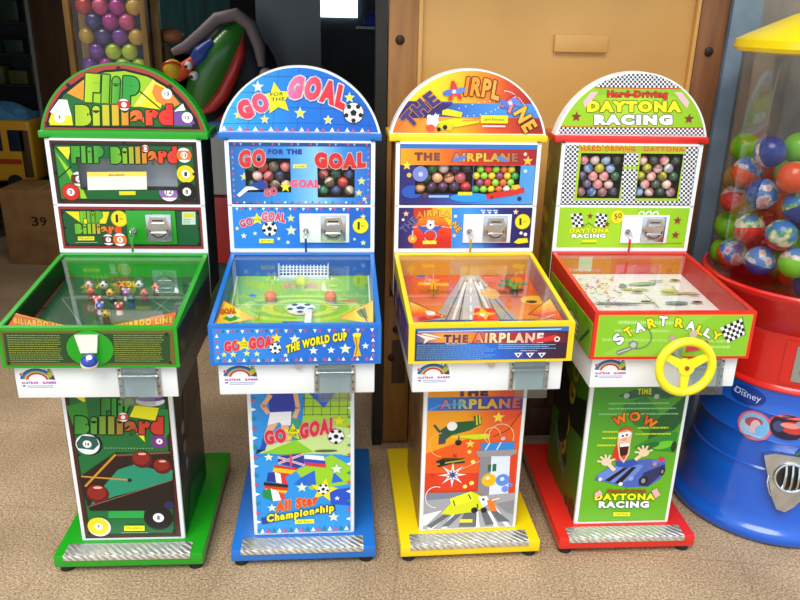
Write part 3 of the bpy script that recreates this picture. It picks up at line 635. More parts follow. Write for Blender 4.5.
def side_art(g, sgn, which, cols, draw=None, txt=None):
    # graphic sheets on the side walls of pedestal, tray and back cabinet
    if which == 'pedestal': W, z1, z0, y0, par, X = .385, .692, .08, .008, g.ped, .175
    elif which == 'tray': W, z1, z0, y0, par, X = .50, .925, .815, -.166, g.tray, .25
    else: W, z1, z0, y0, par, X = .168, 1.38, .84, .360, g.cab, .251
    H = z1-z0; a = Art(W, H, [(0, 0), (1000*W, 0), (1000*W, 1000*H), (0, 1000*H)], cols[0]); R = random.Random(hash(which+str(g.i)) % 97 if False else g.i*7+len(which))
    for k in range(14 if which != 'tray' else 9):
        x, y = R.uniform(0, W*1000), R.uniform(0, H*1000); a.ell(x, y, R.uniform(12, 46), R.uniform(8, 60 if which != 'tray' else 20), cols[1+k % (len(cols)-1)], R.uniform(0, 180))
    if draw: draw(a, W*1000, H*1000)
    if sgn > 0: a.build(which+'_side_graphic', par, (X, y0, z1), (0, 1, 0), (0, 0, -1))
    else: a.build(which+'_side_graphic', par, (-X, y0+W, z1), (0, -1, 0), (0, 0, -1))
def dps(a, W, H):
    a.poly([(0, H*.55), (W, H*.35), (W, H*.5), (0, H*.8)], '#3a2a1c'); a.disc(90, H*.15, 32, '#7a6a20'); a.disc(80, H*.38, 24, '#8a8078'); a.disc(85, H*.5, 24, '#80766c'); a.disc(92, H*.62, 22, '#8a8078'); a.poly([(20, H), (120, H*.8), (260, H*.86), (W, H)], '#1c5a24'); a.line([(140, H*.1), (60, H*.75)], 10, '#5a2a18')
for s_ in (-1, 1):
    side_art(g, s_, 'pedestal', ['#171a12', '#20301a', '#3a2c1a', '#1c4a22', '#14160f'], dps); side_art(g, s_, 'tray', ['#15170f', '#2a2c16', '#3a2a18', '#4a4a20']); side_art(g, s_, 'cabinet', ['#101410', '#16241a', '#1a1a18'])
    obj('edge_strip', bx(BM(), s_*.25-.0035, s_*.25+.0035, -.178, -.168, .8104, .9366), g.cm, g.tray) if False else None

# ================================================================== 2: blue, football
WH = mat('white_trim', '#f2f4f5', .3)
def triangles(a, x0, y0, x1, y1, n, s, up=True, cs=('#f4f4f8', '#d84a6a', '#2a8a6a')):
    for k in range(n):
        x = x0+(x1-x0)*(k+.5)/n; y = y0+(y1-y0)*(k+.5)/n; d = s if up else -s
        a.poly([(x-s*.55, y+d*.5), (x+s*.55, y+d*.5), (x, y-d*.6)], cs[k % len(cs)]); a.n -= 1
    a.n += 1
g = base_machine(1, 'football_game_machine', 'blue football table game machine with a goal net and orange balls under its glass lid', 'blue_enamel', '#1f6fc4', WH,
                 linercols=['#2a6ac0', '#2a6ac0', '#2f5fb4', '#2a6ac0'], back_col='#17202c')
a = marquee_art([(57, 16), (722, 22), (722, 292), (72, 282)], '#2a9ae0', (200, 60, 4))
a.grad(60, 10, 730, 295, ['#46b8ee', '#2a98e6', '#1c78dc', '#1a6cd4', '#1560c4'])
for k in range(7): a.line([(80+k*100, 290), (150+k*80, 15)], 1.3, '#1a4a8a')
for k in range(4): a.line([(60, 250-k*62), (400, 235-k*62+12), (730, 262-k*62)], 1.3, '#1a4a8a')
for k in range(10): x = 92+k*61.5; y = 270+k*1.2; a.poly([(x-11, y+7), (x+11, y+7), (x, y-12)], '#f4f4f8'); a.poly([(x+14, y+9), (x+36, y+9), (x+25, y-9)], '#e05a7a')
for x, y, r, c in ((148, 215, 16, '#f0e040'), (225, 103, 20, '#e8f0e8'), (252, 233, 16, '#f0e45a'), (393, 208, 20, '#f0e040'), (506, 236, 17, '#f0e45a'), (592, 145, 18, '#f0e020')): a.star(x, y, r, c, ol='#bfe6f4')
a.star(300, 150, 66, '#f6ec20', 5, .5, -98); a.text('FOR', 300, 132, 52, 15, '#3a4a3a', wt=.02, slope=-2); a.text('THE', 304, 152, 54, 15, '#3a4a3a', wt=.02, slope=-2)
a.text('GO', 207, 180, 124, 80, ['#e83a50', '#ec5a80'], '#fff', .06, .085, rot=-24); a.text('GOAL', 462, 130, 236, 96, ['#f07ab0', '#e83a48', '#e22a38'], '#fff', .055, .085, bend=18, rot=11)
a.soccer(609, 207, 40); put_marquee(g, a)
q = [(35, 5), (768, 10), (768, 332), (48, 325)]; t = Art(DW, DH, q, '#000'); h0 = t.mp(112, 88); h1 = t.mp(352, 268); h2 = t.mp(488, 105); h3 = t.mp(686, 298)
a = Art(DW, DH, q, '#2a6ac8', holes=[(*h0, *h1), (*h2, *h3)])
a.grad(30, 0, 780, 340, ['#2a6ab4', '#2c7cd0', '#3a9ae8', '#8ac8f4', '#3a8ae0', '#2a6ac8'])
a.rect(35, 5, 770, 28, '#2a4a8a'); triangles(a, 45, 17, 765, 19, 22, 13, False, ('#d84a6a', '#8ab0e0', '#2a4a8a')); triangles(a, 55, 318, 765, 322, 20, 12, True, ('#e8506a', '#f0f0f4', '#2a6a8a')); triangles(a, 50, 40, 58, 300, 9, 12, True, ('#d84a6a', '#8ab0e0')); triangles(a, 757, 40, 757, 300, 9, 12, True, ('#d84a6a', '#8ab0e0'))
a.text('GO', 152, 90, 135, 92, ['#d8303a', '#e2403c'], '#f0d8d0', .05, .06, slope=-4, over=True); a.text('GOAL', 610, 96, 270, 84, '#dc2c30', '#f0dcd0', .05, .085, bend=-8, over=True); a.text('FOR THE', 320, 55, 175, 26, '#2a3a9a', '#6a90d8', .08, .05, over=True)
a.text('GO', 245, 265, 66, 42, '#e05068', '#f4c0c8', .06, .06, rot=-12, over=True); a.star(322, 240, 30, '#f0e030', over=True); a.text('GOAL', 425, 222, 150, 44, '#ea5a86', '#f8d0dc', .06, .06, over=True)
a.rect(362, 120, 432, 142, '#e8e060'); a.text('arcade', 397, 131, 50, 10, '#8a8a2a', wt=.01)
for x, y, r in ((110, 185, 20), (722, 210, 20), (708, 272, 18), (738, 305, 14)): a.star(x, y, r, '#e8d880', ol='#a0c0e0')
a.poly([(70, 280), (120, 235), (210, 240), (200, 252), (130, 255), (85, 292)], '#e8e8f0', True); a.poly([(130, 225), (210, 200), (235, 245), (190, 255)], '#25489a', True)
put_display(g, a); HOL = {1: a.holes}
a = Art(CWd, CH, [(35, 340), (785, 345), (785, 570), (45, 572)], '#2a78dc', (225, 140, 5.33))
a.grad(30, 335, 790, 580, ['#2a8ae6', '#2a84e2', '#2476da', '#2068cc', '#1f62c4']); triangles(a, 50, 352, 775, 357, 30, 15, False, ('#f4f4f8', '#d8466a', '#2a6a8a'))
a.text('GO', 112, 428, 72, 44, '#e83c50', '#fff', .06, .06, rot=-16); a.star(172, 408, 36, '#f4e824'); a.text('FOR THE', 172, 410, 34, 10, '#4a4a20', wt=.01); a.text('GOAL', 262, 400, 130, 52, ['#f06a90', '#e2303a'], '#fff', .06, .06, rot=4, bend=6); a.soccer(240, 462, 40)
for x, y, r, c in ((356, 404, 20, '#f4ec60'), (358, 472, 27, '#f0ecb0'), (98, 502, 16, '#eef4f4'), (160, 488, 12, '#e8f4f8'), (290, 518, 11, '#e8f0c0'), (62, 460, 12, '#f0ec60'), (340, 538, 12, '#e8f0f8'), (745, 396, 15, '#f0e860'), (747, 540, 15, '#f0ec90'), (700, 520, 9, '#e0f0f8')): a.star(x, y, r, c, ol='#7ac0f0')
a.rect(182, 518, 262, 542, '#f0e838'); a.text('go for', 222, 530, 56, 12, '#7a7a1a', wt=.01); a.disc(732, 446, 44, '#c8b020'); a.disc(732, 446, 41, '#f8e41c'); a.text('1', 722, 445, 12, 42, '#2a2a2a', wt=.06); a.lines(736, 440, 762, 452, 2, '#6a5a10', 2.5)
put_coin(g, a); at = coin_mech(g, .077, 1.084, mat('white_plate', '#eceff0', .3), .172, .104, .03); key(g, at, 'small key with a dark blue fob in the coin door of the blue football machine', '#1d3f9a', 'blue_fob')
rW = mat('white_plate', '#eceff0', .3)
a = Art(.474, .108, [(52, 82), (710, 75), (706, 209), (57, 216)], '#2478d8', (200, 310, 4))
a.grad(50, 70, 715, 220, ['#2a8ae2', '#2a88e2', '#1f70d2', '#1d68cc', '#1d68cc']); triangles(a, 65, 95, 700, 86, 33, 13, False, ('#c83a5a', '#2a6a8a', '#f4f4f8')); triangles(a, 70, 207, 695, 199, 33, 13, True, ('#1f6a7a', '#d8456a', '#f0f4f8')); triangles(a, 68, 100, 72, 205, 5, 13, True, ('#f4f4f8', '#d8456a')); triangles(a, 694, 95, 692, 195, 5, 13, True, ('#d8456a', '#f4f4f8'))
a.text('GO', 128, 150, 60, 42, '#e0303c', '#f8b0b8', .07, .06, slope=-3); a.star(176, 143, 34, '#f0e020'); a.text('FOR', 176, 138, 26, 8, '#444420', wt=.01); a.text('THE', 176, 149, 26, 8, '#444420', wt=.01); a.text('GOAL', 252, 135, 112, 46, '#e0303c', '#f8b0b8', .07, .06, slope=-5); a.star(306, 118, 22, '#f0e020'); a.soccer(299, 158, 23)
for x, y, r, c in ((96, 183, 12, '#e8e060'), (132, 182, 14, '#e8e060'), (186, 178, 14, '#e8e060'), (226, 180, 13, '#e8e060'), (378, 122, 20, '#f4f0a0'), (452, 167, 17, '#f0f4f4'), (523, 165, 15, '#f0f4f4'), (580, 160, 22, '#f8f4b0'), (662, 148, 14, '#e8f4f8'), (340, 185, 10, '#e8f0f4'), (496, 146, 9, '#e8f0f4')): a.star(x, y, r, c, ol='#6ab0e8')
a.text('THE WORLD CUP', 465, 136, 245, 34, '#f8e81c', '#6a6a20', .07, .06, slope=-27, bend=8)
a.poly([(612, 98), (645, 96), (640, 120), (634, 150), (644, 188), (612, 190), (622, 150), (614, 120)], '#e8b81c'); a.line([(622, 106), (628, 160), (620, 184)], 4, '#8a6a10'); a.ell(628, 104, 17, 10, '#f6e02a')
put_front(g, a, .474, .928); sticker(g); prize_flap(g, .113); lock(g)
cr = (200, 200, 4)
a = field(g, '#8fc428', cr)
a.grad(140, 275, 700, 600, ['#7ab82a', '#9ad02a', '#8ac428', '#a8d430', '#86bc28', '#5a9a24'], True)
for k, c in enumerate(['#b8dc3a', '#8ac42a', '#c8dc44', '#92c82c', '#d0e048']): a.ell(400, 430, 250-k*46, 120-k*20, c)
a.line([(150, 284), (676, 284)], 6, '#eef4e0'); a.line([(152, 284), (100, 560)], 6, '#eef4e0'); a.line([(674, 284), (690, 560)], 6, '#eef4e0'); a.line([(300, 284), (298, 320), (530, 320), (524, 284)], 4, '#eef4e0'); a.line([(140, 418), (680, 418)], 3, '#e0ecc8')
a.text('GO THE GOAL', 405, 342, 140, 24, '#d88a6a', '#e8d8a0', .07, .05); a.ell(600, 403, 40, 14, '#d87a3a'); a.ell(210, 382, 18, 12, '#2a6ad0'); a.line([(200, 400), (240, 410)], 4, '#3a6ad0'); a.line([(240, 450), (232, 480)], 4, '#c87a3a'); a.soccer(540, 430, 12); a.rect(330, 485, 420, 520, '#3a6ac0')
pf = put_field(g, a)
p = fieldpt(g, a, 415, 318); b = BM(); bx(b, p.x-.088, p.x+.088, p.y-.004, p.y+.002, p.z, p.z+.012, .002); bx(b, p.x-.088, p.x-.084, p.y-.004, p.y+.05, p.z, p.z+.05); bx(b, p.x+.084, p.x+.088, p.y-.004, p.y+.05, p.z, p.z+.05); 
goal = obj('goal', b, mat('grey_white_plastic', '#d8dce0', .35), pf)
b = BM()
for k in range(15): x = p.x-.084+.012*k; tube(b, [(x, p.y+.002, p.z+.012), (x, p.y+.02, p.z+.035), (x, p.y+.05, p.z+.055)], .0022, 6)
for k in range(7): f_ = k/6; tube(b, [(p.x-.088, p.y+.002+.048*f_, p.z+.012+.043*f_**.8), (p.x+.088, p.y+.002+.048*f_, p.z+.012+.043*f_**.8)], .0022, 6)
obj('goal_net', b, mat('net_white', '#e6eaee', .35), goal)
obj('goal_panel', bx(BM(), p.x-.084, p.x+.084, p.y+.008, p.y+.046, p.z+.002, p.z+.006), mat('goal_grey', '#aab2bc', .5), goal)
for x, y, c, nm in ((405, 350, '#d8e01c', 'yellow'), (284, 410, '#f07a2a', 'orange'), (522, 410, '#f07a2a', 'orange')):
    p = fieldpt(g, a, x, y); bp_ = obj('bumper_post', cyl(BM(), p, p+Vector((0, 0, .012)), .014, .014), mat('grey_white_plastic', '#d8dce0', .35), pf)
    o_ = obj('bumper_ball', sph(BM(), p+Vector((0, 0, .02)), .0205, 24, 16), mat(nm+'_bumper', c, .4), pf); o_['label'] = nm+' ball bumper'
p = fieldpt(g, a, 403, 440); o_ = obj('ball_shield', cyl(BM(), p, p+Vector((0, 0, .006)), .046, .046, 32), mat('goal_white', '#eceef0', .4), pf)
sa = Art(.1, .1, [(0, 0), (100, 0), (100, 100), (0, 100)], '#eceef0', clip=[(.05+.044*math.cos(k*PI/12), .05+.044*math.sin(k*PI/12)) for k in range(24)])
sa.soccer(50, 50, 45); sa.build('ball_picture', o_, p+Vector((-.05, .05, .0062)), (1, 0, 0), (0, -1, 0), th=.0004)
p = fieldpt(g, a, 434, 500); obj('flipper_arm', bx(BM(), p.x-.011, p.x+.011, p.y-.05, p.y+.062, p.z+.012, p.z+.03, .004), WH, pf)
def dl(a):
    a.rect(0, 300, 800, 620, '#f2c81c'); a.grad(50, 390, 230, 510, ['#f0a818', '#f4d82a', '#f0b020']); a.line([(100, 400), (220, 468), (55, 508), (100, 400)], 5, '#e07a2a'); a.text('GOAL', 112, 440, 62, 22, '#e05a1c', '#a02a1c', .06, .04, rot=-6); a.poly([(90, 470), (120, 452), (165, 468), (120, 482)], '#2a9a3a'); a.soccer(122, 460, 13)
def dr(a):
    a.rect(0, 300, 800, 620, '#f2c81c'); a.grad(550, 390, 700, 510, ['#f0b020', '#f4d82a', '#f0c020']); a.line([(690, 398), (556, 466), (690, 498)], 5, '#e07a2a'); a.poly([(625, 440), (660, 425), (672, 470), (640, 462)], '#7a8a3a'); a.line([(640, 432), (668, 480)], 5, '#3a4a2a')
def dc(a): a.rect(0, 300, 800, 620, '#f4cc1c'); a.line([(348, 430), (318, 492), (420, 492)], 4, '#e8a020'); a.soccer(372, 466, 13); a.soccer(398, 466, 13)
corner_print(g, [(96, 398), (222, 470), (58, 500)], cr, dl); corner_print(g, [(692, 396), (694, 500), (552, 466)], cr, dr)
a = Art(PW, PH, [(5, 15), (392, 15), (400, 572), (32, 568)], '#2a88e0', (250, 390, 4), clip=ped_clip())
a.grad(0, -70, 405, 260, ['#2a9ae8', '#2a8ae0', '#3a9a5a', '#8aca2a', '#a8d43a']); a.rect(205, -70, 400, 240, '#a4d23a'); a.poly([(205, -70), (170, 110), (205, 130), (215, 20)], '#2a8ad8')
a.poly([(220, 10), (340, 10), (290, 78)], '#2a6ad8'); a.poly([(40, 250), (70, 215), (200, 200), (330, 150), (390, 160), (400, 270), (300, 262)], '#c8e090'); a.poly([(50, 250), (180, 200), (250, 250), (170, 262)], '#8aca2a')
for k in range(6): a.line([(215+k*34, -60), (212+k*34, 108)], 2, '#2a4a2a')
for k in range(4): a.line([(205, 6+k*32), (390, 8+k*32)], 2, '#2a4a2a')
a.poly([(78, 18), (92, -30), (165, -34), (180, 10), (188, 80), (160, 92), (80, 92), (72, 40)], '#2a3aa8'); a.disc(130, -20, 26, '#e8b088'); a.line([(80, 25), (52, 65), (72, 92)], 18, '#e8b088'); a.line([(178, 20), (188, 75), (175, 112)], 17, '#e8b088')
a.poly([(80, 90), (162, 88), (160, 142), (128, 145), (118, 130), (70, 140)], '#f0f0f4'); a.poly([(72, 138), (112, 134), (70, 190), (52, 190)], '#e8b088'); a.poly([(55, 178), (78, 182), (60, 240), (35, 238), (45, 222)], '#2a4aa8'); a.poly([(30, 234), (60, 238), (25, 252)], '#18202a'); a.poly([(120, 142), (150, 140), (165, 200), (140, 205)], '#e8b088')
a.text('GO', 100, 185, 82, 56, '#e0283c', '#f8d0d0', .06, .06, rot=-8); a.star(170, 170, 40, '#e8e020'); a.text('FOR', 168, 163, 34, 12, '#333', wt=.02); a.text('THE', 168, 181, 34, 12, '#333', wt=.02); a.text('GOAL', 266, 155, 140, 62, '#e0283c', '#f8c8c8', .06, .06, slope=-12); a.star(350, 128, 24, '#e8dc20'); a.soccer(338, 190, 31); a.ell(298, 246, 46, 6, '#4a6a3a')
a.poly([(20, 262), (200, 256), (360, 262), (400, 280), (405, 580), (20, 580)], '#2a94e4'); a.poly([(180, 320), (320, 262), (400, 310), (400, 380), (240, 400)], '#9ad02c'); a.poly([(200, 350), (255, 322), (262, 388), (170, 376)], '#2468d0'); a.poly([(330, 330), (370, 370), (322, 376)], '#2468d0'); a.poly([(315, 405), (395, 395), (400, 470), (320, 460)], '#2450c8')
a.poly([(110, 262), (210, 252), (214, 300), (185, 312), (110, 290)], '#2a3a98'); a.line([(112, 266), (212, 300)], 9, '#f0f0f4'); a.line([(210, 256), (114, 290)], 9, '#f0f0f4'); a.line([(112, 266), (212, 300)], 4, '#d8304a'); a.line([(210, 256), (114, 290)], 4, '#d8304a'); a.line([(160, 256), (162, 302)], 8, '#e04860')
a.poly([(95, 295), (190, 312), (182, 322), (95, 306)], '#d83a20'); a.poly([(95, 306), (185, 320), (160, 335), (90, 322)], '#f0c020'); a.poly([(90, 322), (160, 333), (140, 345), (88, 335)], '#d83a20')
a.poly([(214, 258), (290, 266), (294, 284), (214, 274)], '#f4f4f8'); a.poly([(214, 274), (294, 284), (298, 298), (214, 288)], '#2a4ab8'); a.poly([(214, 288), (298, 298), (300, 312), (220, 302)], '#e03040')
a.poly([(72, 326), (98, 324), (104, 366), (66, 360)], '#28389a'); a.poly([(98, 324), (120, 330), (126, 370), (104, 366)], '#f4f4f8'); a.poly([(120, 330), (138, 340), (150, 376), (126, 370)], '#e03040'); a.poly([(56, 362), (150, 376), (150, 388), (56, 376)], '#26201e'); a.poly([(56, 376), (150, 388), (150, 400), (60, 388)], '#d83a20'); a.poly([(60, 388), (150, 400), (140, 410), (66, 400)], '#f0c030')
a.poly([(52, 396), (82, 388), (92, 440), (50, 420)], '#1f8a4a'); a.poly([(82, 388), (112, 402), (126, 436), (92, 440)], '#f4f4f4'); a.poly([(112, 402), (134, 412), (140, 430), (124, 436)], '#e04030')
a.star(292, 402, 58, '#f0dc20', 5, .45, -80); a.soccer(289, 398, 23)
for x, y, r in ((75, 264, 17), (205, 388, 20), (88, 466, 17), (342, 318, 22), (332, 512, 20), (345, 436, 10)): a.star(x, y, r, '#f4f0c0', ol='#8ac8f0')
a.text('All Star', 185, 450, 166, 42, ['#f05a1c', '#e8401c'], '#f8c890', .05, .06, slope=-13); a.poly([(45, 505), (335, 460), (340, 485), (50, 530)], '#2a3a9a'); a.text('Championship', 200, 494, 266, 40, '#f8e81c', '#2a3a6a', .07, .06, slope=-18); a.rect(178, 516, 254, 534, '#e8e838'); a.text('All Stars', 216, 525, 56, 9, '#7a7a20', wt=.01)
for k in range(15): y = 30+k*37; c = ('#d8456a', '#f4f4f8', '#1f8a7a')[k % 3]; xl = 12+(y/570)*24; a.poly([(xl-6, y), (xl+14, y+8), (xl-6, y+16)], c); a.poly([(398, y), (380, y+8), (398, y+16)], c)
triangles(a, 40, 556, 395, 556, 16, 16, True, ('#f4f4f8', '#d8456a', '#1f7a6a'))
put_ped(g, a)
for s_ in (-1, 1): side_art(g, s_, 'pedestal', ['#1f4c90', '#2a6ac0', '#3a8ad0', '#2a8a4a', '#1f5ab0']); side_art(g, s_, 'tray', ['#1f5ab0', '#2a7ad0', '#3a9ae0', '#2a6ac0']); side_art(g, s_, 'cabinet', ['#1f5ab0', '#2a7ad0', '#1c4a90'])
FC = [('#c86a6a', '#7a3030', 'red'), ('#b8a890', '#5a4a3a', 'tan'), ('#2a3a6a', '#1c2440', 'navy'), ('#1f6a4a', '#103a2a', 'dark green'), ('#d84a40', '#a82a28', 'bright red'), ('#d8b0a8', '#8a5a52', 'pale pink')]
fill_window(g, HOL[1][0], .0185, FC, 'capsules behind the left window of the blue football machine', '{} capsule in left window of football machine', 11, 5)
fill_window(g, HOL[1][1], .0185, FC, 'capsules behind the right window of the blue football machine', '{} capsule in right window of football machine', 12, 5)

# ================================================================== 3: yellow, aeroplanes
g = base_machine(2, 'airplane_game_machine', 'yellow table game machine with toy airplanes and a printed runway under its glass lid', 'yellow_enamel', '#f2cf10', WH,
                 linercols=['#a86a1c', '#9a7a8a', '#d8a030', '#c87a20'], back_col='#1c1418')
a = marquee_art([(48, 40), (681, 40), (665, 300), (48, 300)], '#f0a020', (380, 60, 4))
a.grad(20, 20, 700, 200, ['#f0b01c', '#f4d820', '#f8e020', '#f8c420', '#f09020', '#d84a20', '#a82420', '#8a1c24']); a.grad(20, 170, 290, 240, ['#3a2a6a', '#3a3478', '#4a5ab0'])
a.grad(200, 176, 720, 240, ['#2c3c88', '#3c78d0', '#4a94e4', '#4a94e4', '#3a78cc']); a.poly([(20, 230), (720, 232), (720, 310), (20, 310)], '#e8602a'); a.grad(20, 232, 720, 310, ['#d8502a', '#f09a2a', '#f0b81c', '#e85a20', '#b02a24', '#7a1c24'])
a.poly([(20, 176), (180, 170), (290, 178), (230, 236), (20, 240)], '#3a2c70')
for k in range(26): t = k/25; a.disc(350+130*math.sin(t*5), 195+30*math.cos(t*7), 2.4, '#e8f0f8')
for k in range(14): t = k/13; a.disc(495+80*t, 125+55*t*t, 2.4, '#f8e8e8')
a.text('THE', 165, 205, 160, 62, ['#4a3a88', '#3a3a80'], '#f0a020', .05, .05, rot=-44, bend=6); a.text('A', 295, 125, 56, 76, '#e03a3a', '#f8d020', .05, .06, rot=-8); a.text('IRPL', 408, 118, 140, 76, ['#f0901c', '#e8a83a', '#d8b05a'], '#a83020', .05, .05, rot=8, bend=6); a.text('A', 520, 172, 50, 68, '#f08a9a', '#c83a2a', .05, .05, rot=38); a.text('NE', 580, 238, 96, 60, ['#f0c040', '#e8a830'], '#7a2020', .05, .05, rot=58)
for x, y, r in ((295, 130, -14), (518, 172, 34)): a.ell(x-22, y+4, 24, 11, '#5a78d8', r); a.ell(x+22, y-4, 24, 11, '#6a88e0', r); a.disc(x, y, 8, '#d8e0f4')
a.poly([(230, 250), (300, 235), (400, 240), (395, 252), (320, 268), (250, 275)], '#f0e020'); a.poly([(250, 205), (270, 198), (330, 212), (325, 232), (250, 222)], '#e8e41c'); a.poly([(240, 255), (300, 262), (285, 285), (232, 278)], '#d8d018'); a.disc(213, 250, 24, '#f4f0e8'); a.disc(200, 232, 10, '#f4f4f0'); a.disc(228, 230, 9, '#f4f4f0'); a.ell(205, 275, 18, 14, '#e85a3a'); a.disc(238, 280, 8, '#1a1a1a'); a.disc(262, 272, 9, '#1a1a1a'); a.line([(330, 245), (405, 240)], 5, '#e8a030')
a.rr(402, 222, 510, 254, 4, '#e8e81c'); a.text('airlines', 456, 238, 80, 12, '#6a6a10', wt=.01); a.rect(408, 262, 500, 269, '#f0d8d8'); put_marquee(g, a)
q = [(62, 22), (775, 22), (755, 338), (60, 338)]; t = Art(DW, DH, q, '#000'); h0 = t.mp(140, 133); h1 = t.mp(436, 285); h2 = t.mp(444, 133); h3 = t.mp(682, 285)
a = Art(DW, DH, q, '#3a2a7a', holes=[(*h0, *h1), (*h2, *h3)])
a.grad(55, 15, 790, 345, ['#2a2a70', '#3a2c7c', '#3a5ab0', '#3c8ad8', '#4a9ae0', '#5aa0dc']); a.rect(55, 15, 790, 46, '#2a78c8'); a.grad(55, 46, 790, 132, ['#f0a81c', '#f0801c', '#d83a1c', '#b82a20', '#a02024'])
a.text('THE', 200, 88, 132, 42, ['#7a3a4a', '#8a4a3a'], '#e8a030', .06, .06); a.text('AIRPLANE', 500, 90, 350, 46, ['#8a70a0', '#e8b83a', '#e0c04a', '#c8903a', '#a85a5a'], '#7a2a1c', .06, .055)
a.ell(370, 98, 38, 10, '#5a80d0', -20); a.ell(590, 98, 32, 10, '#5a80d0', 24); a.star(95, 135, 25, '#f0d84a'); a.star(727, 108, 22, '#f8c820', ol='#e8a080'); a.disc(713, 72, 9, '#f8e0c0'); a.disc(107, 185, 12, '#e8c040'); a.disc(165, 178, 40, '#7a8ad0', True); a.disc(167, 180, 12, '#c8d0f0', True); a.disc(715, 162, 10, '#b8e0f4')
a.ell(125, 272, 55, 34, '#2a5ab8'); a.ell(430, 302, 110, 24, '#2a9ae8', over=True); a.rect(210, 290, 315, 302, '#9ac0e8'); a.line([(190, 248), (185, 300)], 6, '#7a3a4a'); a.disc(190, 290, 14, '#5a4040', True)
a.poly([(508, 285), (560, 272), (640, 262), (710, 246), (712, 275), (640, 292), (515, 312)], '#d8302c', True); a.poly([(640, 238), (680, 232), (690, 250), (660, 262)], '#f0c030', True); a.disc(686, 308, 12, '#2a3060', True); a.disc(540, 300, 8, '#8a1c1c', True); a.rect(362, 272, 436, 290, '#e8dc3a', True)
put_display(g, a); HOL[2] = a.holes
a = Art(CWd, CH, [(38, 340), (770, 340), (752, 572), (38, 572)], '#2c2468', (390, 140, 5.33))
a.grad(36, 336, 120, 576, ['#2a2060', '#3a2a70', '#4a2c78']); a.grad(118, 336, 325, 576, ['#f0b020', '#f0901c', '#e84a1c', '#d8301c', '#c82a24'], False); a.poly([(118, 336), (230, 336), (118, 430)], '#c83a20'); a.poly([(325, 336), (325, 460), (240, 336)], '#f4c420'); a.grad(325, 336, 500, 576, ['#3a8ae0', '#4a9ae8', '#3a80d8']); a.grad(500, 336, 780, 576, ['#3a70c8', '#2c2c7c', '#282066', '#28205c'])
a.text('THE', 92, 438, 100, 44, ['#5a5a9a', '#6a6aa0'], '#2a2050', .06, .05, rot=-46); a.text('AIRPLA', 225, 385, 190, 38, ['#e86a3a', '#f0c03a', '#e8b84a'], '#b83a20', .06, .05, bend=14); a.text('NE', 352, 450, 62, 36, '#e8b020', '#5a4a60', .06, .05, rot=55)
a.line([(110, 452), (215, 440), (325, 456)], 3, '#f0e8f0'); a.poly([(135, 440), (205, 455), (275, 440), (240, 490), (210, 470), (175, 488)], '#4a5ab0'); a.disc(210, 440, 22, '#f0f0f4'); a.disc(202, 418, 9, '#f0f0f0'); a.disc(222, 420, 9, '#f0f0f0'); a.disc(210, 438, 6, '#222'); a.arc(210, 500, 30, 36, 200, 520, '#b0a0d0'); a.rect(170, 528, 244, 548, '#f0e41c'); a.disc(114, 517, 24, '#f0a028'); a.star(114, 517, 12, '#f8e0a0'); a.line([(114, 470), (114, 494)], 7, '#c8c8e0')
for x, y, r, c in ((77, 374, 17, '#f8c890'), (62, 408, 8, '#f8e0d0'), (345, 388, 9, '#e8f0f4'), (340, 500, 14, '#f0d080'), (676, 364, 17, '#f8d8a0'), (706, 486, 9, '#f0e8e0'), (730, 494, 10, '#f0e8e0')): a.star(x, y, r, c) if r > 12 else a.disc(x, y, r, c)
for k in range(3): a.rect(482+k*34, 352, 508+k*34, 358, '#d0e0f4'); a.poly([(486+k*34, 362), (510+k*34, 362), (498+k*34, 378)], '#c8dcf4')
a.disc(714, 420, 43, '#c8a818'); a.disc(714, 420, 40, '#f8e01c'); a.text('1', 702, 420, 12, 40, '#2a2a2a', wt=.06); a.lines(716, 414, 744, 426, 2, '#6a5a10', 2.5); a.poly([(665, 540), (690, 518), (740, 515), (745, 540), (690, 548)], '#f0e020')
put_coin(g, a); at = coin_mech(g, .078, 1.083, rW, .172, .104, .028); key(g, at, 'small key with a brass coloured fob in the coin door of the yellow airplane machine', '#b89a3a', 'brass_fob')
a = Art(.462, .104, [(135, 78), (752, 68), (748, 195), (138, 205)], '#241c4a', (380, 310, 4))
a.grad(130, 60, 760, 210, ['#1c2c4a', '#2a4a8a', '#2a6ac8', '#2a6ad0', '#2a4a98', '#28205c', '#2a1c38']); a.rect(130, 60, 760, 86, '#2a6ab8'); a.line([(145, 90), (720, 78)], 4, '#c8dcf0'); a.grad(140, 92, 752, 132, ['#3a4a8a', '#f09a2a', '#f0901c', '#c83a20', '#b02a24', '#8a2028', '#5a1828']); a.grad(500, 132, 752, 200, ['#2a62c0', '#2a3a88', '#3a1c40', '#32182c'])
a.text('THE', 298, 117, 100, 33, ['#4a2a5a', '#8a4a3a'], '#f4c89a', .07, .06); a.text('AIRPLANE', 508, 113, 285, 40, ['#d8403a', '#f0d0a0', '#e8dcae', '#e8a89a', '#f0d8d0'], '#8a2a2a', .07, .055); a.poly([(140, 100), (175, 96), (245, 112), (190, 122), (170, 138), (175, 118)], '#f4e8d8'); a.line([(145, 98), (235, 116)], 4, '#e05a2a'); a.poly([(612, 120), (700, 100), (715, 120), (650, 130), (605, 132)], '#d8302c'); a.disc(706, 118, 12, '#e8d8d0'); a.disc(706, 118, 6, '#4a2a3a')
a.lines(145, 138, 470, 200, 8, '#7ab0e0', 2.6, 21, .8); a.lines(260, 132, 370, 142, 1, '#e0d860', 2, 3); a.lines(470, 136, 705, 158, 3, '#9ac8f0', 2.4, 22); a.lines(560, 160, 650, 168, 1, '#e8e8f0', 2, 9)
for x in (552, 600, 648): a.poly([(x-17, 173), (x+17, 172), (x, 192)], '#f4f4f8'); a.disc(x, 180, 5, '#1c2450')
put_front(g, a, .462, .924); sticker(g); prize_flap(g, .128); lock(g)
cr = (380, 200, 4)
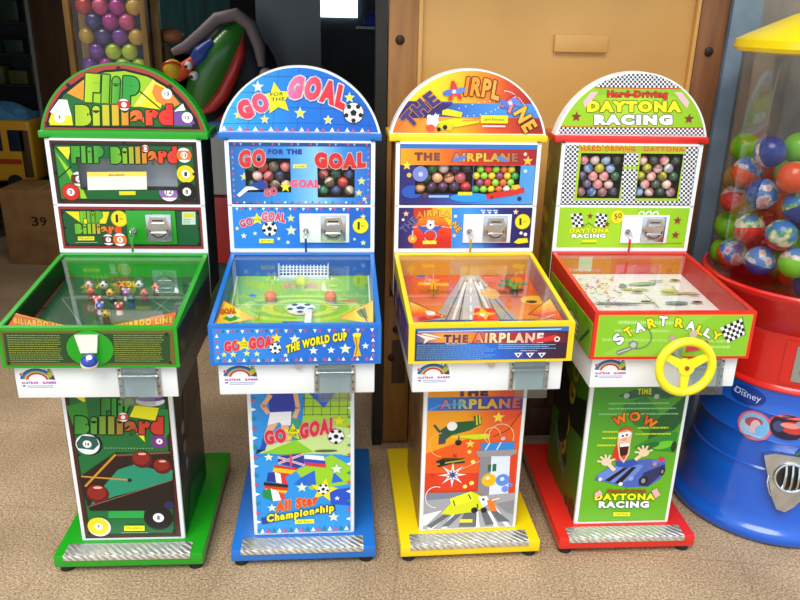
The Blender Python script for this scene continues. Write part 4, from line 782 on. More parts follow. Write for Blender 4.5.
a = field(g, '#e0661c', cr); a.grad(70, 295, 780, 600, ['#d04a20', '#d85a20', '#e88a28', '#f0a028', '#f0b040'], False)
for x, y in ((162, 304), (342, 302), (520, 300)): a.ell(x, y, 28, 14, '#d8b050'); a.ell(x, y, 23, 11, '#2a4a9a')
a.ell(130, 440, 60, 40, '#f0c030'); a.ell(620, 400, 60, 40, '#f0b83a')
a.poly([(330, 300), (395, 300), (620, 560), (160, 560)], '#b0a494'); a.poly([(345, 305), (378, 305), (420, 560), (320, 560)], '#c8beb0')
for x0, x1 in ((338, 230), (348, 300), (372, 450), (386, 520), (392, 590)): a.line([(x0, 320), (x1, 545)], 5, '#5a4a40')
for k in range(5): a.line([(362, 315+k*36), (363, 332+k*38)], 7, '#f0ece4')
for x0, x1 in ((342, 268), (380, 485)): a.line([(x0, 330), (x1, 545)], 12, '#e8e0d4')
a.ell(440, 375, 40, 50, '#e8b050'); a.line([(400, 330), (440, 420)], 3, '#e8dcc0'); a.ell(606, 407, 23, 12, '#2a1a14'); a.poly([(150, 480), (620, 478), (640, 520), (130, 520)], '#2a4a9a')
pf = put_field(g, a)
def toy_plane(x, y, c, cd, rz, lab):
    p = fieldpt(g, a, x, y, .0); M = Matrix.Translation(p+Vector((0, 0, .028))) @ Matrix.Rotation(rz, 4, 'Z')
    b = BM(); tube(b, [(-.055, 0, 0), (-.045, 0, .001), (-.01, 0, .003), (.02, 0, .003), (.045, 0, 0), (.05, 0, 0)], [.003, .006, .011, .012, .010, .004], 12); body = obj('toy_plane', b, mat(lab+'_toy', c, .35), pf, M=M); body['label'] = lab+' toy airplane'
    obj('wing', bx(bx(BM(), .0, .026, -.052, .052, .006, .010, .0015), -.055, -.04, -.02, .02, .0, .003, .001), mat(lab+'_toy', c, .35), pf, M=M); obj('propeller', bx(bx(BM(), .050, .053, -.002, .002, -.02, .02), .050, .053, -.02, .02, -.002, .002), mat(lab+'_toy_dark', cd, .4), pf, M=M)
    b = BM(); prism(b, [(-.056, .002), (-.04, .002), (-.048, .02), (-.056, .02)], -.001, .001); cyl(b, (.01, 0, -.028), (.01, 0, 0), .005); obj('tail_and_post', b, mat(lab+'_toy', c, .35), pf, M=M)
toy_plane(212, 372, '#f0a81c', '#7a5a1c', -1.7, 'orange'); toy_plane(522, 372, '#2a7a3a', '#1a3a2a', -1.4, 'green')
def dl(a):
    a.rect(0, 300, 900, 620, '#e85a1c'); a.poly([(100, 380), (270, 470), (110, 440)], '#f8c41c'); a.grad(110, 395, 270, 455, ['#f8d820', '#f4a81c', '#e8501c'], False); a.poly([(150, 465), (245, 455), (240, 478), (150, 488)], '#c82820'); a.poly([(180, 440), (215, 438), (225, 452), (190, 456)], '#f0e0d8')
    a.line([(115, 398), (266, 462), (130, 490), (115, 398)], 5, '#3a2418')
def dr(a):
    a.rect(0, 300, 900, 620, '#e8501c'); a.grad(580, 385, 740, 450, ['#f8d820', '#f4a81c', '#e8601c'], False); a.poly([(640, 450), (710, 440), (715, 470), (640, 468)], '#e02818'); a.line([(650, 470), (700, 452)], 7, '#f0c020')
    a.line([(680, 388), (590, 455), (738, 478), (680, 388)], 5, '#3a2418')
corner_print(g, [(115, 396), (268, 463), (125, 487)], cr, dl); corner_print(g, [(682, 386), (588, 455), (740, 482)], cr, dr); 
def dc(a): a.rect(0, 300, 900, 620, '#e8301c'); a.star(415, 450, 50, '#f8c020', 4, .4, -90); a.disc(410, 455, 10, '#f0e8d8')
corner_print(g, [(378, 428), (455, 428), (476, 478), (370, 480)], cr, dc)
a = Art(PW, PH, [(52, 5), (424, 2), (410, 548), (45, 560)], '#f0a020', (415, 390, 4), clip=ped_clip())
a.grad(40, -60, 430, 440, ['#f09a1c', '#f0a020', '#f0a01c', '#e8781c', '#e0502a', '#d8402c']); a.poly([(50, 250), (250, 180), (420, 100), (420, 410), (45, 410)], '#e85a1c'); a.grad(45, 330, 270, 410, ['#d83a1c', '#e0401c', '#d8381c']); a.rect(40, -60, 430, 25, '#f0981c'); a.grad(250, -60, 430, 25, ['#f09a20', '#d8501c', '#b83020'])
a.text('THE', 225, 12, 120, 30, ['#5a3a60', '#3a2a40'], '#c86a1c', .06, .06); a.grad(40, 30, 430, 82, ['#2a80d8', '#2a78d0', '#3a58b0', '#3a3a98', '#4a3a8a']); a.text('AIRPLANE', 255, 57, 315, 38, ['#d84a6a', '#5ab0b8', '#d8c86a', '#e8b040', '#c87a60', '#b83a4a'], '#2a2a5a', .05, .055); a.line([(60, 78), (100, 60), (190, 56)], 6, '#5a9ae8')
a.poly([(100, 160), (150, 128), (235, 122), (265, 108), (262, 138), (220, 160), (150, 178), (120, 200)], '#1c5a34'); a.poly([(232, 105), (258, 98), (266, 138), (240, 140)], '#2a6a3a'); a.line([(244, 102), (248, 138)], 5, '#e8d820'); a.line([(256, 100), (260, 134)], 5, '#e8d820'); a.disc(150, 142, 20, '#f0f0ea'); a.poly([(100, 165), (135, 150), (125, 210), (98, 215)], '#3a4a50'); a.line([(80, 138), (115, 180)], 10, '#2a5a40')
a.poly([(150, 180), (290, 172), (300, 192), (240, 196)], '#c8d820'); a.line([(150, 186), (300, 180)], 6, '#e0e020'); a.disc(177, 207, 13, '#1a1a1a'); a.line([(178, 180), (178, 200)], 5, '#5a5a5a'); a.arc(310, 180, 30, 33, 120, 360, '#f0c890'); a.arc(110, 215, 45, 48, 90, 270, '#f4c060'); a.arc(345, 185, 48, 51, 130, 380, '#f0d0a8')
a.line([(315, 185), (370, 160), (420, 90)], 2.5, '#5a2a1c')
for x, y, r in ((330, 110, 21), (224, 212, 16), (222, 244, 8), (238, 284, 9), (210, 384, 9), (236, 370, 10)): a.star(x, y, r, '#f8d83a', ol='#f0b060') if r > 12 else a.disc(x, y, r, '#f8e070')
a.poly([(90, 280), (120, 268), (205, 270), (205, 288), (150, 292), (100, 305)], '#2a3020'); a.line([(95, 292), (205, 276)], 6, '#b8a83a'); a.disc(115, 285, 12, '#1a1a18')
a.star(158, 336, 58, '#f0e8ec', 8, .32); a.star(158, 336, 30, '#3a4a80', 8, .3); a.disc(76, 336, 7, '#c83020'); a.text('N', 165, 258, 12, 16, '#a82a20'); a.line([(175, 320), (290, 270)], 2.5, '#f0c8b0')
a.poly([(265, 210), (400, 206), (396, 238), (268, 240)], '#2a88d8'); a.line([(285, 236), (300, 210)], 6, '#c8e0f0'); a.line([(330, 236), (345, 208)], 6, '#c8e0f0'); a.disc(353, 192, 9, '#c8c0d0'); a.poly([(248, 240), (410, 236), (410, 262), (258, 264)], '#9a9498'); a.poly([(265, 264), (310, 262), (308, 430), (262, 410)], '#8a868c'); a.poly([(310, 262), (395, 262), (388, 420), (308, 430)], '#dce4f0'); a.poly([(385, 262), (410, 250), (408, 410), (385, 415)], '#d8401c')
a.poly([(298, 296), (332, 292), (332, 322), (298, 324)], '#1f6a50'); a.line([(314, 294), (314, 324)], 5, '#e8e8e0'); a.disc(305, 358, 30, '#f0b81c'); a.disc(300, 350, 8, '#f8f0d0'); a.disc(360, 358, 28, '#5a8ae0'); a.disc(358, 354, 9, '#d8e4f8'); a.disc(372, 395, 15, '#6a94e4'); a.disc(392, 378, 9, '#5a8ae0')
a.poly([(40, 410), (262, 404), (262, 440), (40, 470)], '#7a8498'); a.poly([(40, 440), (415, 410), (415, 570), (40, 575)], '#a4a2a6')
for x0, x1 in ((150, 70), (180, 128), (260, 270), (310, 350), (330, 400)): a.line([(x0, 490 if x0 < 320 else 470), (x1, 560)], 16, '#f4f4f4')
for p_ in ([(60, 545), (140, 490), (170, 490), (78, 556)], [(120, 550), (180, 492), (205, 492), (150, 548)], [(190, 550), (210, 492), (262, 492), (262, 550)], [(300, 545), (280, 490), (305, 488), (335, 540)], [(350, 530), (315, 480), (335, 478), (400, 530)]): a.poly(p_, '#62646a')
a.poly([(40, 500), (120, 480), (60, 540), (44, 545)], '#f4f4f4'); a.poly([(340, 455), (412, 440), (410, 500), (380, 490)], '#8a888c'); a.rect(194, 518, 246, 532, '#e8e020')
a.poly([(115, 495), (155, 450), (150, 432), (235, 402), (275, 420), (290, 470), (240, 488), (160, 500)], '#d8dc1c'); a.poly([(150, 432), (235, 402), (245, 440), (165, 465)], '#eef02a'); a.line([(165, 440), (172, 462)], 5, '#333'); a.line([(225, 415), (236, 434)], 5, '#333'); a.poly([(265, 425), (300, 422), (315, 450), (285, 470)], '#f0f4e8'); a.disc(286, 436, 13, '#f4f4f4'); a.disc(286, 436, 6, '#2a4a8a'); a.poly([(300, 440), (345, 430), (330, 455), (345, 485), (315, 485)], '#f07a2a'); a.line([(320, 440), (350, 432)], 5, '#f0f0f0')
a.disc(252, 480, 14, '#1a1a1a'); a.disc(290, 480, 13, '#1a1a1a'); a.line([(265, 470), (262, 455)], 5, '#222'); a.arc(95, 425, 42, 45, 90, 290, '#f4f0f0')
put_ped(g, a)
for s_ in (-1, 1): side_art(g, s_, 'pedestal', ['#8a5a2a', '#a86a2a', '#7a4a28', '#b8842a', '#6a5040']); side_art(g, s_, 'tray', ['#3a2c70', '#c85a20', '#e8a020', '#2a5ab0']); side_art(g, s_, 'cabinet', ['#a86a2a', '#c88a2a', '#8a5020'])
TC = [('#b04a5a', '#e8a890', 'pink'), ('#7a3a1c', '#e8a070', 'brown'), ('#2a3a5a', '#1c1c30', 'navy'), ('#e8e0d8', '#b8a8a0', 'white'), ('#1c5a2c', '#123a1c', 'dark green'), ('#c83030', '#8a1c1c', 'red'), ('#5a2a5a', '#301830', 'plum')]
fill_window(g, HOL[2][0], .0195, TC, 'toy capsules behind the left window of the yellow airplane machine', '{} capsule in left window of airplane machine', 21, 4)
GC = [(c, c, n) for c, n in (('#e8c020', 'yellow'), ('#2a9a3a', 'green'), ('#f0f0ec', 'white'), ('#e8601c', 'orange'), ('#8a3a6a', 'purple'), ('#8ac82a', 'lime'), ('#d83030', 'red'))]
fill_window(g, HOL[2][1], .0135, GC, 'gumballs behind the right window of the yellow airplane machine', '{} gumball in right window of airplane machine', 22, 6, 'gumball')

# ================================================================== 4: red, racing
g = base_machine(3, 'racing_game_machine', 'red and lime racing table game machine with a yellow steering wheel on its front', 'red_enamel', '#d8281c', WH, zt1=.965,
                 linercols=['#c83a20', '#c42a20', '#c8682a', '#c43020'], back_col='#17181c')
LIME = '#8cc41c'
a = marquee_art([(95, 46), (713, 54), (678, 308), (75, 303)], LIME, (540, 60, 4))
a.grad(60, 40, 720, 310, ['#a0d020', '#9acc1c', '#b4dc3a', '#98cc1c', '#8cc41c'])
def chk(a, x0, y0, x1, y1, s, dx=0, c1='#f4f4f4', c2='#2a2c44'):
    a.rect(x0, y0, x1, y1, c1); ny = max(1, round((y1-y0)/s)); nx = round((x1-x0)/s); sy = (y1-y0)/ny
    for j in range(ny):
        for i in range(nx):
            if (i+j) % 2 == 0: a.raw([a.mp(x0+s*i, y0+sy*j), a.mp(x0+s*(i+1), y0+sy*j), a.mp(x0+s*(i+1), y0+sy*(j+1)), a.mp(x0+s*i, y0+sy*(j+1))], lin(c2)); a.n -= 1
    a.n += 1
chk(a, 240, 40, 590, 112, 8.5); a.line([(230, 114), (570, 116)], 5, '#d84a2a'); chk(a, 60, 272, 700, 306, 8.5); a.line([(60, 270), (700, 272)], 4, '#c83a2a')
a.poly([(240, 118), (570, 120), (575, 145), (240, 142)], '#8cc41c')
a.text('Hard-Driving', 398, 142, 240, 34, '#d82a20', '#5a1010', .05, .06); a.text('DAYTONA', 387, 188, 376, 46, '#f4ec1c', '#7a7a10', .07, .085); a.text('RACING', 384, 241, 312, 42, '#ffffff', '#5a6a6a', .07, .085)
for x, s_ in ((213, -1), (575, 1)): a.poly([(x+s_*(-30), 155-25), (x+s_*(-2), 130), (x+s_*30, 170), (x+s_*22, 195), (x+s_*(-4), 165)], '#f0c0c8')
a.star(157, 230, 21, '#8a2c20'); a.star(605, 236, 21, '#8a2c20'); put_marquee(g, a)
q = [(105, 342), (625, 345), (595, 577), (85, 575)]; t = Art(DW, DH, q, '#000'); h0 = t.mp(163, 374); h1 = t.mp(314, 552); h2 = t.mp(397, 374); h3 = t.mp(543, 552)
a = Art(DW, DH, q, '#f4f4f4', holes=[(*h0, *h1), (*h2, *h3)])
chk(a, 80, 338, 640, 580, 9.0); a.poly([(152, 345), (575, 345), (572, 372), (152, 372)], '#a8b81c'); a.text('HARD DRIVING', 268, 357, 215, 20, '#d86a1c', '#e8d020', .08, .05); a.text('DAYTONA', 488, 357, 160, 20, '#d86a1c', '#e8d020', .08, .05)
a.poly([(152, 366), (326, 366), (320, 560), (136, 560)], '#a8c81c'); a.poly([(388, 366), (568, 366), (550, 562), (378, 560)], '#a8c81c'); a.poly([(326, 425), (388, 425), (388, 436), (326, 436)], '#a8c81c')
put_display(g, a); HOL[3] = a.holes
a = Art(CWd, CH, [(62, 12), (555, 12), (528, 180), (46, 172)], LIME, (540, 200, 3.636))
a.grad(40, 8, 560, 185, ['#9aca20', '#a4d024', '#9ccc20', '#94c81c'])
for x, y, r in ((123, 64, -8), (210, 64, 10)):
    for i in range(4):
        for j in range(5):
            ca, sa = math.cos(math.radians(r)), math.sin(math.radians(r)); pts = []
            for u, v in ((i, j), (i+1, j), (i+1, j+1), (i, j+1)): U_, V_ = (u-2)*10, (v-2.5)*11; pts.append((x+U_*ca-V_*sa, y+U_*sa+V_*ca))
            a.poly(pts, '#151515' if (i+j) % 2 else '#f4f4f4'); a.n -= 1
a.n += 1
a.line([(140, 92), (165, 75), (190, 95)], 4, '#5a8a2a'); a.star(170, 47, 13, '#8a3a1c'); a.star(232, 80, 13, '#8a3a1c'); a.text('DAYTONA', 168, 106, 148, 19, '#f4e81c', '#6a8a10', .07, .06); a.text('RACING', 164, 127, 124, 17, '#fafafa', '#2a3a2a', .08, .06); a.rect(140, 144, 192, 152, '#e8e81c'); a.line([(135, 158), (190, 159)], 2, '#4a6a2a')
a.disc(272, 49, 27, '#c8a818'); a.disc(272, 49, 25, '#f4dc1c'); a.text('50', 274, 46, 28, 22, '#3a3a20', wt=.02, slope=-3); a.lines(262, 62, 284, 66, 1, '#6a5a10', 1.6)
for k in range(3): a.disc(364+k*27, 36, 12, '#e8f0d8'); a.disc(364+k*27, 38, 7, LIME); a.lines(352+k*27, 22, 376+k*27, 26, 1, '#5a7a3a', 1.6, k)
a.star(504, 65, 17, '#8a3a20'); a.star(495, 126, 17, '#8a3a20'); a.line([(450, 160), (520, 162)], 2, '#5a8a2a')
put_coin(g, a); at = coin_mech(g, .08, 1.080, rW, .172, .104, .03); key(g, at, 'small key with a red fob in the coin door of the red racing machine', '#c02a2a', 'red_fob')
a = Art(.478, .138, [(225, 32), (782, 24), (755, 172), (212, 183)], '#d8a01c', (540, 310, 3.636))
a.poly([(229, 36), (779, 28), (752, 169), (215, 180)], '#86c02a'); a.poly([(240, 175), (500, 30), (640, 28), (420, 175)], '#92c83a')
a.text('Hayani  Ignition', 400, 55, 210, 22, '#a8d86a', wt=.02) if False else a.lines(295, 48, 520, 66, 1, '#b4dc78', 12, 31, .95)
a.lines(285, 80, 500, 94, 1, '#aad868', 9, 32, .9); a.lines(240, 112, 690, 128, 1, '#aad868', 9, 33, 1); a.lines(620, 134, 700, 148, 1, '#b4dc78', 9, 34, 1)
pos = [('S', 298, 117, 30, 40, -48), ('T', 334, 92, 26, 36, -34), ('A', 373, 73, 34, 36, -18), ('R', 417, 58, 32, 36, -12), ('T', 458, 51, 28, 36, 4), ('R', 517, 56, 32, 34, 8), ('A', 558, 66, 34, 34, 12), ('L', 592, 82, 26, 32, 26), ('L', 620, 92, 26, 30, 32), ('Y', 650, 101, 34, 30, 22)]
for k, (c, x, y, w_, h_, r) in enumerate(pos): a.text(c, x, y, w_+2, h_, '#fbfbfb' if k in (0, 2, 4, 6, 8) else '#f4dc1c', '#2a5a1c', .06, .05, rot=r)
a.arc(365, 108, 50, 54, -60, 120, '#6a7a6a', sy=.8); a.poly([(290, 165), (295, 158), (340, 142), (335, 128), (350, 120), (370, 128), (366, 146), (345, 154), (302, 174)], '#7a8078'); a.disc(352, 137, 11, '#b8beb4'); a.line([(296, 166), (340, 150)], 4, '#c8d0c4')
q_ = [(662, 72), (740, 36), (752, 92), (690, 126)]
def quadpt(u, v): return tuple(q_[0][k]*(1-u)*(1-v)+q_[1][k]*u*(1-v)+q_[2][k]*u*v+q_[3][k]*(1-u)*v for k in (0, 1))
for i in range(7):
    for j in range(5): a.poly([quadpt(i/7, j/5), quadpt((i+1)/7, j/5), quadpt((i+1)/7, (j+1)/5), quadpt(i/7, (j+1)/5)], '#141414' if (i+j) % 2 else '#f6f6f6'); a.n -= 1
a.n += 1
a.line([(740, 32), (752, 95)], 3, '#3a3a3a'); a.disc(493, 112, 14, '#b8a890'); a.poly([(478, 130), (512, 125), (510, 160), (480, 160)], '#d8683a'); a.disc(567, 95, 15, '#c8b8a0'); a.poly([(548, 112), (590, 108), (600, 150), (540, 160)], '#c83a4a'); a.disc(610, 128, 12, '#c83a3a')
put_front(g, a, .478, .957); sticker(g, -.172); prize_flap(g, .128)
# steering wheel
wc = Vector((.012, -.262, .824)); wr = .080; M = Matrix.Translation(wc) @ Matrix.Rotation(math.radians(-4), 4, 'X')
b = BM(); tube(b, [(wr*math.cos(2*PI*k/48), 0, wr*math.sin(2*PI*k/48)) for k in range(48)], .0135, 14, True)
yel = mat('yellow_wheel_plastic', '#ece01c', .35, 0, .3); wheel = obj('steering_wheel', b, yel, g.r, M=M)
for ang in (28, 152, 270):
    c_, s_ = math.cos(math.radians(ang)), math.sin(math.radians(ang)); b = BM()
    vv = [b.verts.new((c_*r_-s_*t_, yy, s_*r_+c_*t_)) for yy in (-.006, .006) for r_, t_ in ((.012, -.014), (wr, -.009), (wr, .009), (.012, .014))]
    for f in ((0, 1, 2, 3), (7, 6, 5, 4), (0, 4, 5, 1), (1, 5, 6, 2), (2, 6, 7, 3), (3, 7, 4, 0)): b.faces.new([vv[k] for k in f])
    obj('spoke', b, yel, wheel, M=M)
b = BM(); cyl(b, (0, -.009, 0), (0, .012, 0), .024); obj('hub', b, yel, wheel, M=M); obj('hub_bolt', cyl(BM(), (0, -.013, 0), (0, -.009, 0), .0065), mat('red_bolt', '#a83a1c', .4), wheel, M=M)
b = BM(); cyl(b, (wc.x, -.25, wc.z), (wc.x, -.176, wc.z+.01), .011); bx(b, wc.x-.022, wc.x+.022, -.181, -.1762, .818, .855, .002); obj('wheel_column', b, mat('column_grey', '#9aa09a', .4, .5), g.r)
cr = (540, 200, 3.636)
a = field(g, '#e8e6dc', cr); R = random.Random(5); a.poly([(40, 268), (80, 268), (300, 600), (40, 600)], '#e6e2d6')
for k in range(120):
    x, y = R.uniform(140, 300), R.uniform(285, 395); a.ell(x, y, R.uniform(2, 8), R.uniform(1.5, 4), R.choice(['#d87a2a', '#c8503a', '#6a8a9a', '#d8c86a', '#c87a8a', '#8aa05a']), R.uniform(-30, 30))
for x, y, rx, ry, c, r_ in ((370, 310, 60, 14, '#8ab86a', -8), (345, 330, 50, 10, '#b8b83a', 5), (300, 318, 14, 22, '#3a7a5a', 10), (505, 345, 75, 7, '#b8a83a', -4), (470, 335, 34, 12, '#c8d070', 0), (495, 380, 42, 14, '#6a8a84', 0), (280, 382, 85, 8, '#5a6a74', 2), (560, 350, 22, 5, '#7a3a5a', 0), (420, 300, 30, 6, '#7aa8b8', 0), (400, 370, 16, 20, '#e0dcc8', 0)): a.ell(x, y, rx, ry, c, r_)
a.text('POLE POSITION', 245, 350, 120, 14, '#b8602a', '#e8d8a0', .06, .05, slope=8) if False else None
a.line([(380, 352), (432, 400)], 3, '#3a3a3a'); a.line([(478, 320), (500, 345)], 3, '#3a3a3a')
for x, y in ((490, 298), (352, 340), (382, 376), (570, 378)): a.ell(x, y, 24, 11, '#f4f0e4'); a.ell(x, y, 20, 9, '#2a1812')
pf = put_field(g, a)
ba = Art(.466, .068, [(0, 0), (466, 0), (466, 68), (0, 68)], '#c8682a'); ba.rect(80, 5, 130, 60, '#b8bca0'); ba.rect(200, 4, 350, 68, '#c8402c'); ba.text('RACING', 60, 55, 110, 10, '#e8a080', wt=.02); ba.build('back_wall_graphic', g.tray, (-.233, .3385, g.sl(.34)-.008), (1, 0, 0), (0, 0, -1), th=.0006)
a = Art(PW, PH, [(75, 20), (478, 20), (395, 568), (38, 575)], '#5aa41c', (570, 385, 4.14), clip=ped_clip())
a.grad(30, -60, 490, 580, ['#3a8a2c', '#4a9a2a', '#62ac1c', '#6ab020'], False); a.poly([(300, 60), (400, 180), (330, 240), (250, 180), (200, 100)], '#2c7a34'); a.poly([(330, 180), (470, 60), (480, 140), (430, 200), (300, 290)], '#1c5a2c'); a.poly([(250, 280), (300, 250), (400, 210), (440, 215), (430, 300), (330, 290)], '#2a8a2c'); a.ell(380, 268, 46, 18, '#6ac82a', -12); a.ell(424, 275, 12, 26, '#1a3a1c'); a.ell(330, 268, 34, 14, '#1f6a2a', -12)
a.lines(140, 86, 400, 100, 1, '#8ac88a', 6, 41, 1); a.lines(140, 108, 430, 122, 1, '#8ac88a', 6, 42, 1); a.lines(100, 130, 440, 146, 1, '#8ac88a', 6, 43, 1); a.lines(120, 206, 200, 218, 1, '#d8e020', 7, 44, 1); a.lines(120, 232, 190, 244, 1, '#d8e020', 7, 45, 1); a.lines(100, 262, 200, 274, 1, '#d8e020', 7, 46, 1); a.lines(270, 190, 400, 202, 1, '#c8dc20', 7, 47, 1); a.lines(260, 215, 410, 228, 1, '#c8dc20', 7, 48, 1)
a.poly([(175, 60), (220, 46), (260, 30), (340, 26), (380, 44), (430, 62), (390, 74), (300, 62), (230, 74)], '#2a5a4a'); a.disc(215, 60, 12, '#aab4b0'); a.disc(345, 64, 11, '#aab4b0'); a.text('TIME', 292, 42, 60, 26, '#c8d020', '#3a6a2a', .06, .05)
for k, (c, x, y, r_) in enumerate((('W', 192, 160, -24), ('O', 254, 148, 0), ('W', 318, 172, 30))): a.text(c, x, y, 62 if c == 'W' else 48, 40, ['#e8401c', '#f09a1c'], '#5a1c10', .06, .06, rot=r_)
# driver and car
a.poly([(96, 410), (110, 385), (160, 355), (240, 335), (310, 325), (388, 328), (392, 370), (370, 405), (320, 435), (230, 438), (120, 412)], '#4a62b8'); a.poly([(110, 385), (160, 358), (240, 338), (300, 350), (250, 405), (200, 425), (110, 405)], '#6a86d4'); a.poly([(300, 380), (388, 345), (390, 372), (320, 435), (280, 430)], '#2a2f5c')
a.poly([(215, 360), (240, 356), (160, 415), (138, 410)], '#14141c'); a.poly([(250, 356), (270, 356), (205, 425), (180, 420)], '#14141c'); a.ell(300, 412, 20, 22, '#1a1a20'); a.ell(378, 375, 11, 20, '#1a1a20'); a.ell(378, 375, 5, 10, '#8a8a94'); a.ell(300, 412, 9, 12, '#8a90a0'); a.disc(248, 402, 11, '#8aa4e4'); a.disc(120, 405, 8, '#f0f0f8'); a.disc(206, 424, 9, '#f0f0f8'); a.poly([(330, 330), (390, 318), (390, 335), (340, 345)], '#5a7ad0'); a.disc(372, 326, 13, '#d83a3a'); a.disc(345, 345, 9, '#c88a6a')
a.poly([(185, 352), (180, 325), (230, 330), (262, 322), (275, 345), (230, 360)], '#2a52b0'); a.poly([(165, 310), (180, 258), (200, 270), (190, 310), (200, 330), (175, 330)], '#d8301c'); a.poly([(186, 210), (225, 198), (246, 215), (240, 260), (238, 300), (215, 340), (196, 320), (184, 262)], '#f0c8a0'); a.poly([(192, 262), (235, 258), (230, 300), (212, 328), (198, 306)], '#3a0c0c'); a.poly([(194, 262), (235, 258), (234, 270), (196, 274)], '#fff'); a.poly([(205, 312), (222, 306), (220, 322), (212, 328)], '#e04a4a')
a.disc(203, 226, 15, '#f8f8f8'); a.disc(226, 220, 14, '#f8f8f8'); a.disc(206, 228, 5, '#111'); a.disc(223, 224, 5, '#111'); a.ell(212, 243, 12, 8, '#e8a880'); a.poly([(184, 212), (205, 192), (240, 194), (250, 212), (225, 202)], '#c85a20'); a.line([(186, 212), (248, 206)], 3, '#e87a2a')
for x, y, s_ in ((142, 335, -1), (298, 298, 1)):
    a.ell(x, y, 22, 18, '#f4d4b0'); a.line([(x, y), (x-s_*34, y+32 if s_ < 0 else y+26)], 16, '#f4d4b0')
    for k, (dx, dy) in enumerate(((-38, -4), (-26, -22), (-6, -30), (14, -28), (34, -12))): a.line([(x, y), (x+dx*(1 if s_ < 0 else 1), y+dy)], 9, '#f4d4b0')
a.text('Hard-Driving', 232, 452, 160, 15, '#b8401c', '#7a2a10', .05, .05); a.text('DAYTONA', 225, 474, 250, 27, '#f4ec1c', '#3a6a10', .06, .06); a.text('RACING', 222, 504, 208, 26, '#fcfcfc', '#3a5a5a', .07, .06); a.poly([(98, 460), (120, 446), (132, 462), (108, 480)], '#e8b0b0'); a.poly([(335, 450), (355, 440), (372, 466), (350, 480)], '#e8b0b0'); a.rect(180, 534, 250, 550, '#e8e01c'); a.text('racing', 215, 542, 50, 8, '#6a6a10', wt=.01)
put_ped(g, a)
def dps(a, W, H):
    a.poly([(0, H*.1), (W*.6, H*.3), (W, H*.2), (W, H*.45), (0, H*.55)], '#141c10')
    for k in range(9): a.line([(W*(.15+.05*k), H*(.62+.02*k)), (W*(.2+.05*k), H*(.72+.02*k))], 6, '#8a968a')
    a.text('GO GO', W*.55, H*.4, H*.7, 70, ['#b8781c', '#8a981c'], '#3a3a10', .05, .06, rot=-80); a.ell(W*.4, H*.55, 60, 90, '#18201a', 20)
def dts(a, W, H): a.text('RACE', W*.5, H*.55, 240, 50, ['#c85a4a', '#e8e0d0'], '#6a1c10', .07, .06, rot=8); a.line([(W*.8, H*.9), (W*.95, H*.3)], 12, '#3a5a1c')
for s_ in (-1, 1): side_art(g, s_, 'pedestal', ['#3a6a18', '#22401a', '#1a2c14', '#4a7a1c', '#2a3a1c', '#5a8a1c'], dps); side_art(g, s_, 'tray', ['#7ab01c', '#8abc2a', '#6a9a1c', '#9ac83a'], dts); side_art(g, s_, 'cabinet', ['#5a6418', '#8a8a1c', '#4a5414', '#b8a020', '#3a3a18'])
RC = [('#8a5a5a', '#c8b0a8', 'pink-grey'), ('#3a5a8a', '#8aa0b8', 'blue'), ('#3a4a3a', '#202820', 'dark'), ('#c87a7a', '#e8b8a8', 'salmon'), ('#a8a020', '#6a6a1c', 'olive'), ('#c8c4c0', '#8a8894', 'pale grey'), ('#5a4a6a', '#302838', 'violet'), ('#2a5a3a', '#1a3a2a', 'green')]
fill_window(g, HOL[3][0], .0172, RC, 'capsules behind the left window of the red racing machine', '{} capsule in left window of racing machine', 31, 6)
fill_window(g, HOL[3][1], .0172, RC, 'capsules behind the right window of the red racing machine', '{} capsule in right window of racing machine', 32, 6)

# ================================================================== big capsule dispenser on the right
DX, DY = 1.47, 2.626
D = thing('capsule_dispenser', 'giant capsule dispenser with blue base, red bowl, clear globe of balls and yellow lid', 'dispenser', (DX, DY, 0))
blue = mat('glossy_blue_plastic', '#1557c0', .22, 0, .5); red = mat('glossy_red_plastic', '#cf1a14', .25, 0, .4); yl_ = mat('glossy_yellow_plastic', '#f4d408', .28, 0, .3)
prof = [(0, .001), (.335, .001), (.346, .008), (.352, .022), (.350, .04), (.343, .052), (.333, .06), (.326, .075), (.318, .11), (.309, .16), (.302, .21), (.295, .25), (.291, .27), (.293, .275), (.288, .281), (.284, .34), (.281, .385), (.284, .39), (.280, .396), (.277, .44), (.275, .485), (.278, .49), (.274, .496), (.271, .55), (.272, .578), (0, .578)]
def dR(z):
    for (r0, z0), (r1, z1) in zip(prof[1:], prof[2:]):
        if z0 <= z <= z1: return r0+(r1-r0)*(z-z0)/(z1-z0+1e-9)
    return .27
base_ = obj('base_drum', lathe(BM(), prof, 96), blue, D)
body_ = obj('body', lathe(BM(), [(0, .578), (.276, .578), (.279, .584), (.276, .592), (.270, .60), (.268, .79), (.275, .80), (0, .80)], 96), red, D)
bowl = obj('bowl', lathe(BM(), [(.0, .80), (.275, .80), (.29, .82), (.315, .86), (.338, .90), (.352, .925), (.358, .935), (.358, .945), (.352, .951), (.345, .951), (.343, .938), (.33, .925), (.31, .912), (0, .911)], 96), red, D)
obj('globe', lathe(BM(), [(.341, .951), (.341, 1.703), (.338, 1.703), (.338, .951), (.341, .951)], 96), globe_m, D)
obj('lid', lathe(BM(), [(0, 1.695), (.345, 1.695), (.365, 1.700), (.372, 1.712), (.368, 1.735), (.33, 1.755), (.2, 1.815), (.08, 1.85), (0, 1.855)], 96), yl_, D)
obj('centre_rod', cyl(BM(), (0, 0, 1.32), (0, 0, 1.70), .007), chrome, D)
b = lathe(BM(), [(.269, .615), (.2745, .615), (.2745, .775), (.269, .775)], 14, (0, 0), math.radians(238), math.radians(266)); obj('poster_frame', b, red, body_)
